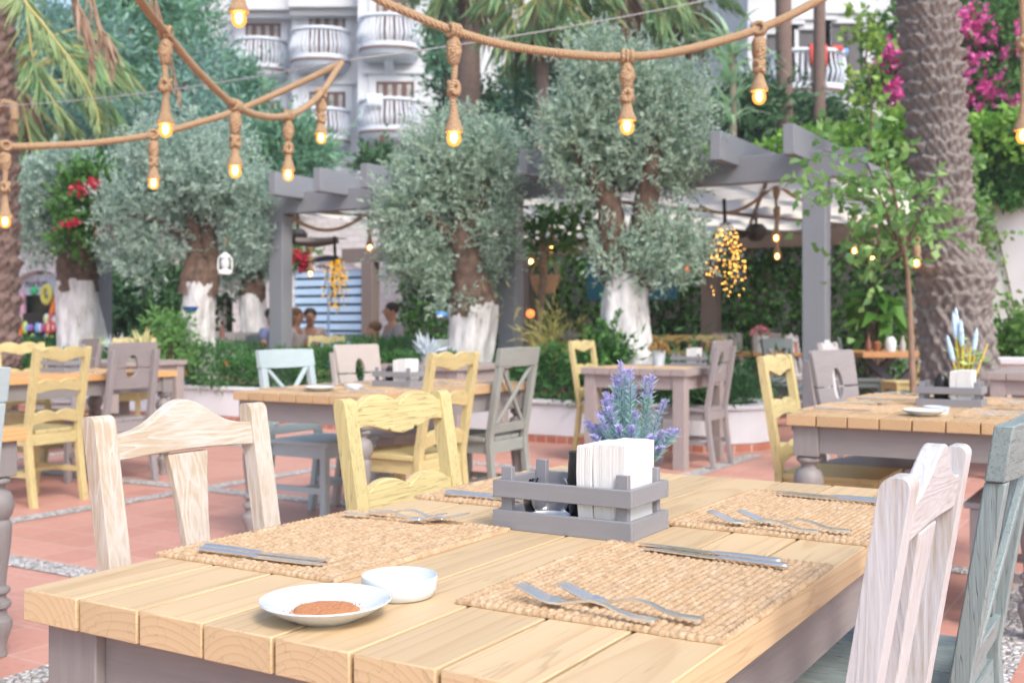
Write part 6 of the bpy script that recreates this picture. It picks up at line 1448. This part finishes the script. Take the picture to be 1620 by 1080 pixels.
# yucca-like plant with long arching straps
STRAP = leafmat('strap_leaves', [(.26, .46, .26), (.38, .58, .36), (.50, .66, .46)], .4)
yc = at(1158, 215, 18.2); t = thing('yucca', 'tall yucca with long arching strap leaves right of the tallest olive crown', 'yucca', yc)
P, Q, Wd = [], [], []
mb = MB()
for i in range(64):
    z0 = random.choice([.2, .5, .8, 1.1, 1.3, 1.4]); a = random.uniform(0, 6.28); L_ = random.uniform(.7, 1.2); e = random.uniform(.35, 1.3); h = Vector((math.cos(a), math.sin(a), 0)); p = Vector((0, 0, z0)); d = h*math.cos(e)+Vector((0, 0, math.sin(e))); pts = [p]; K = 7
    for k in range(K): p = p+d*L_/K; d = (d+Vector((0, 0, -.26))).normalized(); pts.append(p)
    sd_ = h.cross(Vector((0, 0, 1))); vs = []
    for k, q in enumerate(pts): w_ = .042*(1-(k/K)**2.2)+.002; vs += [q-sd_*w_, q+sd_*w_]
    mb.add(vs, [(2*k, 2*k+1, 2*k+3, 2*k+2) for k in range(K)])
mb.build('leaves', STRAP, t, smooth=80); MB().tube([(0, 0, -.6), (.02, 0, .4), (0, 0, 1.4)], [.07, .06, .05], 8).build('stem', plain('yucca_stem', (.22, .20, .14)), t)
# bougainvillea and the sapling
BOUG = leafmat('magenta_bracts', [(.72, .07, .36), (.86, .14, .50), (.90, .30, .64)], .3)
bg = at(1500, 150, 18.2); bt = thing('bougainvillea', 'bougainvillea with magenta bracts tumbling over the ivy wall behind the palm', 'bougainvillea', bg)
s3 = 18.2/F; of = lambda x, y: ((x-1500)*s3, -(y-150)*s3)
cl = [(of(x, y)[0], .25, of(x, y)[1], r*s3, .3, r*s3) for x, y, r in ((1540, 60, 50), (1580, 110, 55), (1560, 150, 45), (1600, 40, 40), (1420, 120, 34), (1410, 60, 30), (1500, 130, 60), (1610, 150, 40), (1390, 150, 24))]
P, D = sprigs(cl, 1000, sl=.3, per=9); leaf_mesh('leaves', P, D, rng.uniform(.08, .14, len(P)), .07, leafmat('bougainvillea_leaves', [(.05, .15, .035), (.09, .22, .05), (.15, .30, .07)], .3), bt, mid=.45)
cl = [(of(x, y)[0], -.02, of(x, y)[1], r*s3, .14, r*s3*1.2) for x, y, r in ((1532, 35, 16), (1540, 55, 12), (1528, 100, 12), (1545, 80, 12), (1522, 120, 10), (1535, 140, 9), (1572, 55, 9), (1600, 85, 8), (1580, 95, 8), (1415, 110, 13), (1420, 140, 14), (1425, 165, 11), (1398, 90, 9), (1412, 75, 9), (1385, 100, 7), (1560, 150, 12), (1575, 140, 8), (1590, 160, 10), (1545, 160, 9), (1608, 45, 6), (1425, 90, 10))]
P, D = sprigs(cl, 420, sl=.16, per=7); leaf_mesh('bracts', P, D, rng.uniform(.06, .10, len(P)), .075, BOUG, bt, mid=.5)
m = MB()
for x in (1420, 1480, 1540, 1590): m.tube([(of(x, 190)[0], .3, of(x, 190)[1]-.5), (of(x+10, 120)[0], .25, of(x, 120)[1]), (of(x-8, 50)[0], .2, of(x, 50)[1])], [.04, .03, .015], 6)
m.build('branches', BARK, bt)
RED = leafmat('red_bracts', [(.55, .03, .06), (.68, .06, .12)], .25)
t = thing('bougainvillea', 'climber with a few red flowers in the far left olive crown', 'bougainvillea', at(140, 330, 13.75)); s4 = 13.75/F
P, D = sprigs([(0, 0, 0, .36, .25, .42), (.1, 0, .35, .25, .2, .2), (-.15, 0, -.3, .25, .2, .25)], 330, sl=.2, per=6); leaf_mesh('leaves', P, D, .09, .06, leafmat('climber_leaves', [(.07, .20, .04), (.13, .30, .07)], .35), t, mid=.45)
P, D = sprigs([((x-140)*s4, -.3, -(y-330)*s4, 7*s4, .06, 5*s4) for x, y in ((140, 305), (155, 300), (168, 299), (172, 372), (182, 370), (130, 360))], 60, sl=.06, per=5); leaf_mesh('blossoms', P, D, .06, .05, RED, t)
t = thing('bougainvillea', 'red flowers hanging by the left front post under the pergola', 'bougainvillea', at(476, 412, 15.8)); P, D = sprigs([(-.04, 0, 0, .10, .05, .07), (.04, 0, -.05, .09, .05, .05)], 60, sl=.08, per=5); leaf_mesh('blossoms', P, D, .08, .06, RED, t)
P, D = sprigs([(-.1, .05, .1, .25, .1, .2)], 60, sl=.15, per=5); leaf_mesh('leaves', P, D, .09, .06, IVY, t)
SAP = leafmat('sapling_leaves', [(.13, .30, .08), (.21, .42, .12), (.32, .52, .17), (.16, .34, .15)], .45)
sp_ = at(1442, 600, 8.4); sp_.z = 0; t = thing('sapling', 'slender sapling with bright broad leaves in front of the right pergola post', 'tree', sp_); s5 = 8.4/F
MB().tube([at(x, y, 8.4)-sp_ for x, y in ((1448, 730), (1444, 600), (1440, 500), (1436, 430), (1428, 360), (1412, 300), (1400, 250))], [.028, .026, .022, .018, .014, .009, .004], 8).build('trunk', plain('sapling_bark', (.26, .17, .12), .9, var=.2, scale=20), t, smooth=80)
cl = [((x-1442)*s5, dy, HC-(y-HY)*s5, r*s5, .22, r*s5*.8) for x, y, r, dy in ((1400, 320, 46, 0), (1440, 360, 36, 0), (1350, 310, 42, -.05), (1310, 280, 30, -.1), (1295, 240, 16, -.1), (1345, 370, 30, 0), (1420, 400, 36, .05), (1385, 270, 30, 0), (1460, 320, 24, -.1), (1330, 405, 18, 0), (1410, 355, 40, .1), (1290, 300, 16, -.1))]
P, D = sprigs(cl, 165, sl=.24, per=5, up=.1); leaf_mesh('crown', P, D, rng.uniform(.05, .11, len(P)), rng.uniform(.04, .075, len(P)), SAP, t, mid=.42)
m = MB()
for e in cl: m.tube([(-.06, 0, HC-(400-HY)*s5), (e[0]*.5, e[1]*.5, e[2]-.1), e[:3]], [.010, .007, .003], 5)
m.build('limbs', BARK, t)
t = thing('vine', 'yellow green vine shoot climbing left of the bougainvillea', 'vine', at(1375, 200, 15.5)); s6 = 15.5/F
cl = [((x-1375)*s6, 0, -(y-200)*s6, r*s6, .15, r*s6) for x, y, r in ((1365, 40, 18), (1372, 75, 20), (1385, 110, 16), (1368, 130, 18), (1380, 165, 18), (1395, 60, 12))]
P, D = sprigs(cl, 42, sl=.2, per=5, up=.0); leaf_mesh('leaves', P, D, rng.uniform(.10, .17, len(P)), .10, leafmat('vine_leaves', [(.14, .30, .05), (.26, .42, .08), (.36, .50, .12)], .4), t, mid=.42)
MB().tube([(0, 0, -.4), (.05, 0, .4), (-.05, 0, .9), (0, 0, 1.45)], .015, 6).build('stem', BARK, t)
t = thing('vine', 'light green vine shoot on the wall right of the palm trunk', 'vine', at(1534, 330, 14.6)); P, D = sprigs([(0, 0, .35, .12, .1, .3), (.08, 0, 0, .12, .1, .25), (.1, 0, -.3, .1, .1, .2)], 60, sl=.2, per=5, up=0); leaf_mesh('leaves', P, D, .10, .08, SAP, t); MB().tube([(0, 0, -.6), (.05, 0, 0), (0, 0, .6)], .012, 6).build('stem', BARK, t)

# ================================================================== AIR
hm, nt, b = newmat('haze'); nt.nodes.remove(b)
pv = nd(nt, 'VolumePrincipled', {'Color': (.86, .92, 1, 1), 'Density': .0018, 'Anisotropy': .2}); nt.links.new(pv.outputs[0], nt.nodes['Material Output'].inputs['Volume'])
hb = MB().box(-95, 95, -45, 105, -1.1, 24).build('haze', hm, smooth=0); hb['kind'] = 'stuff'
sc.cycles.volume_bounces = 0
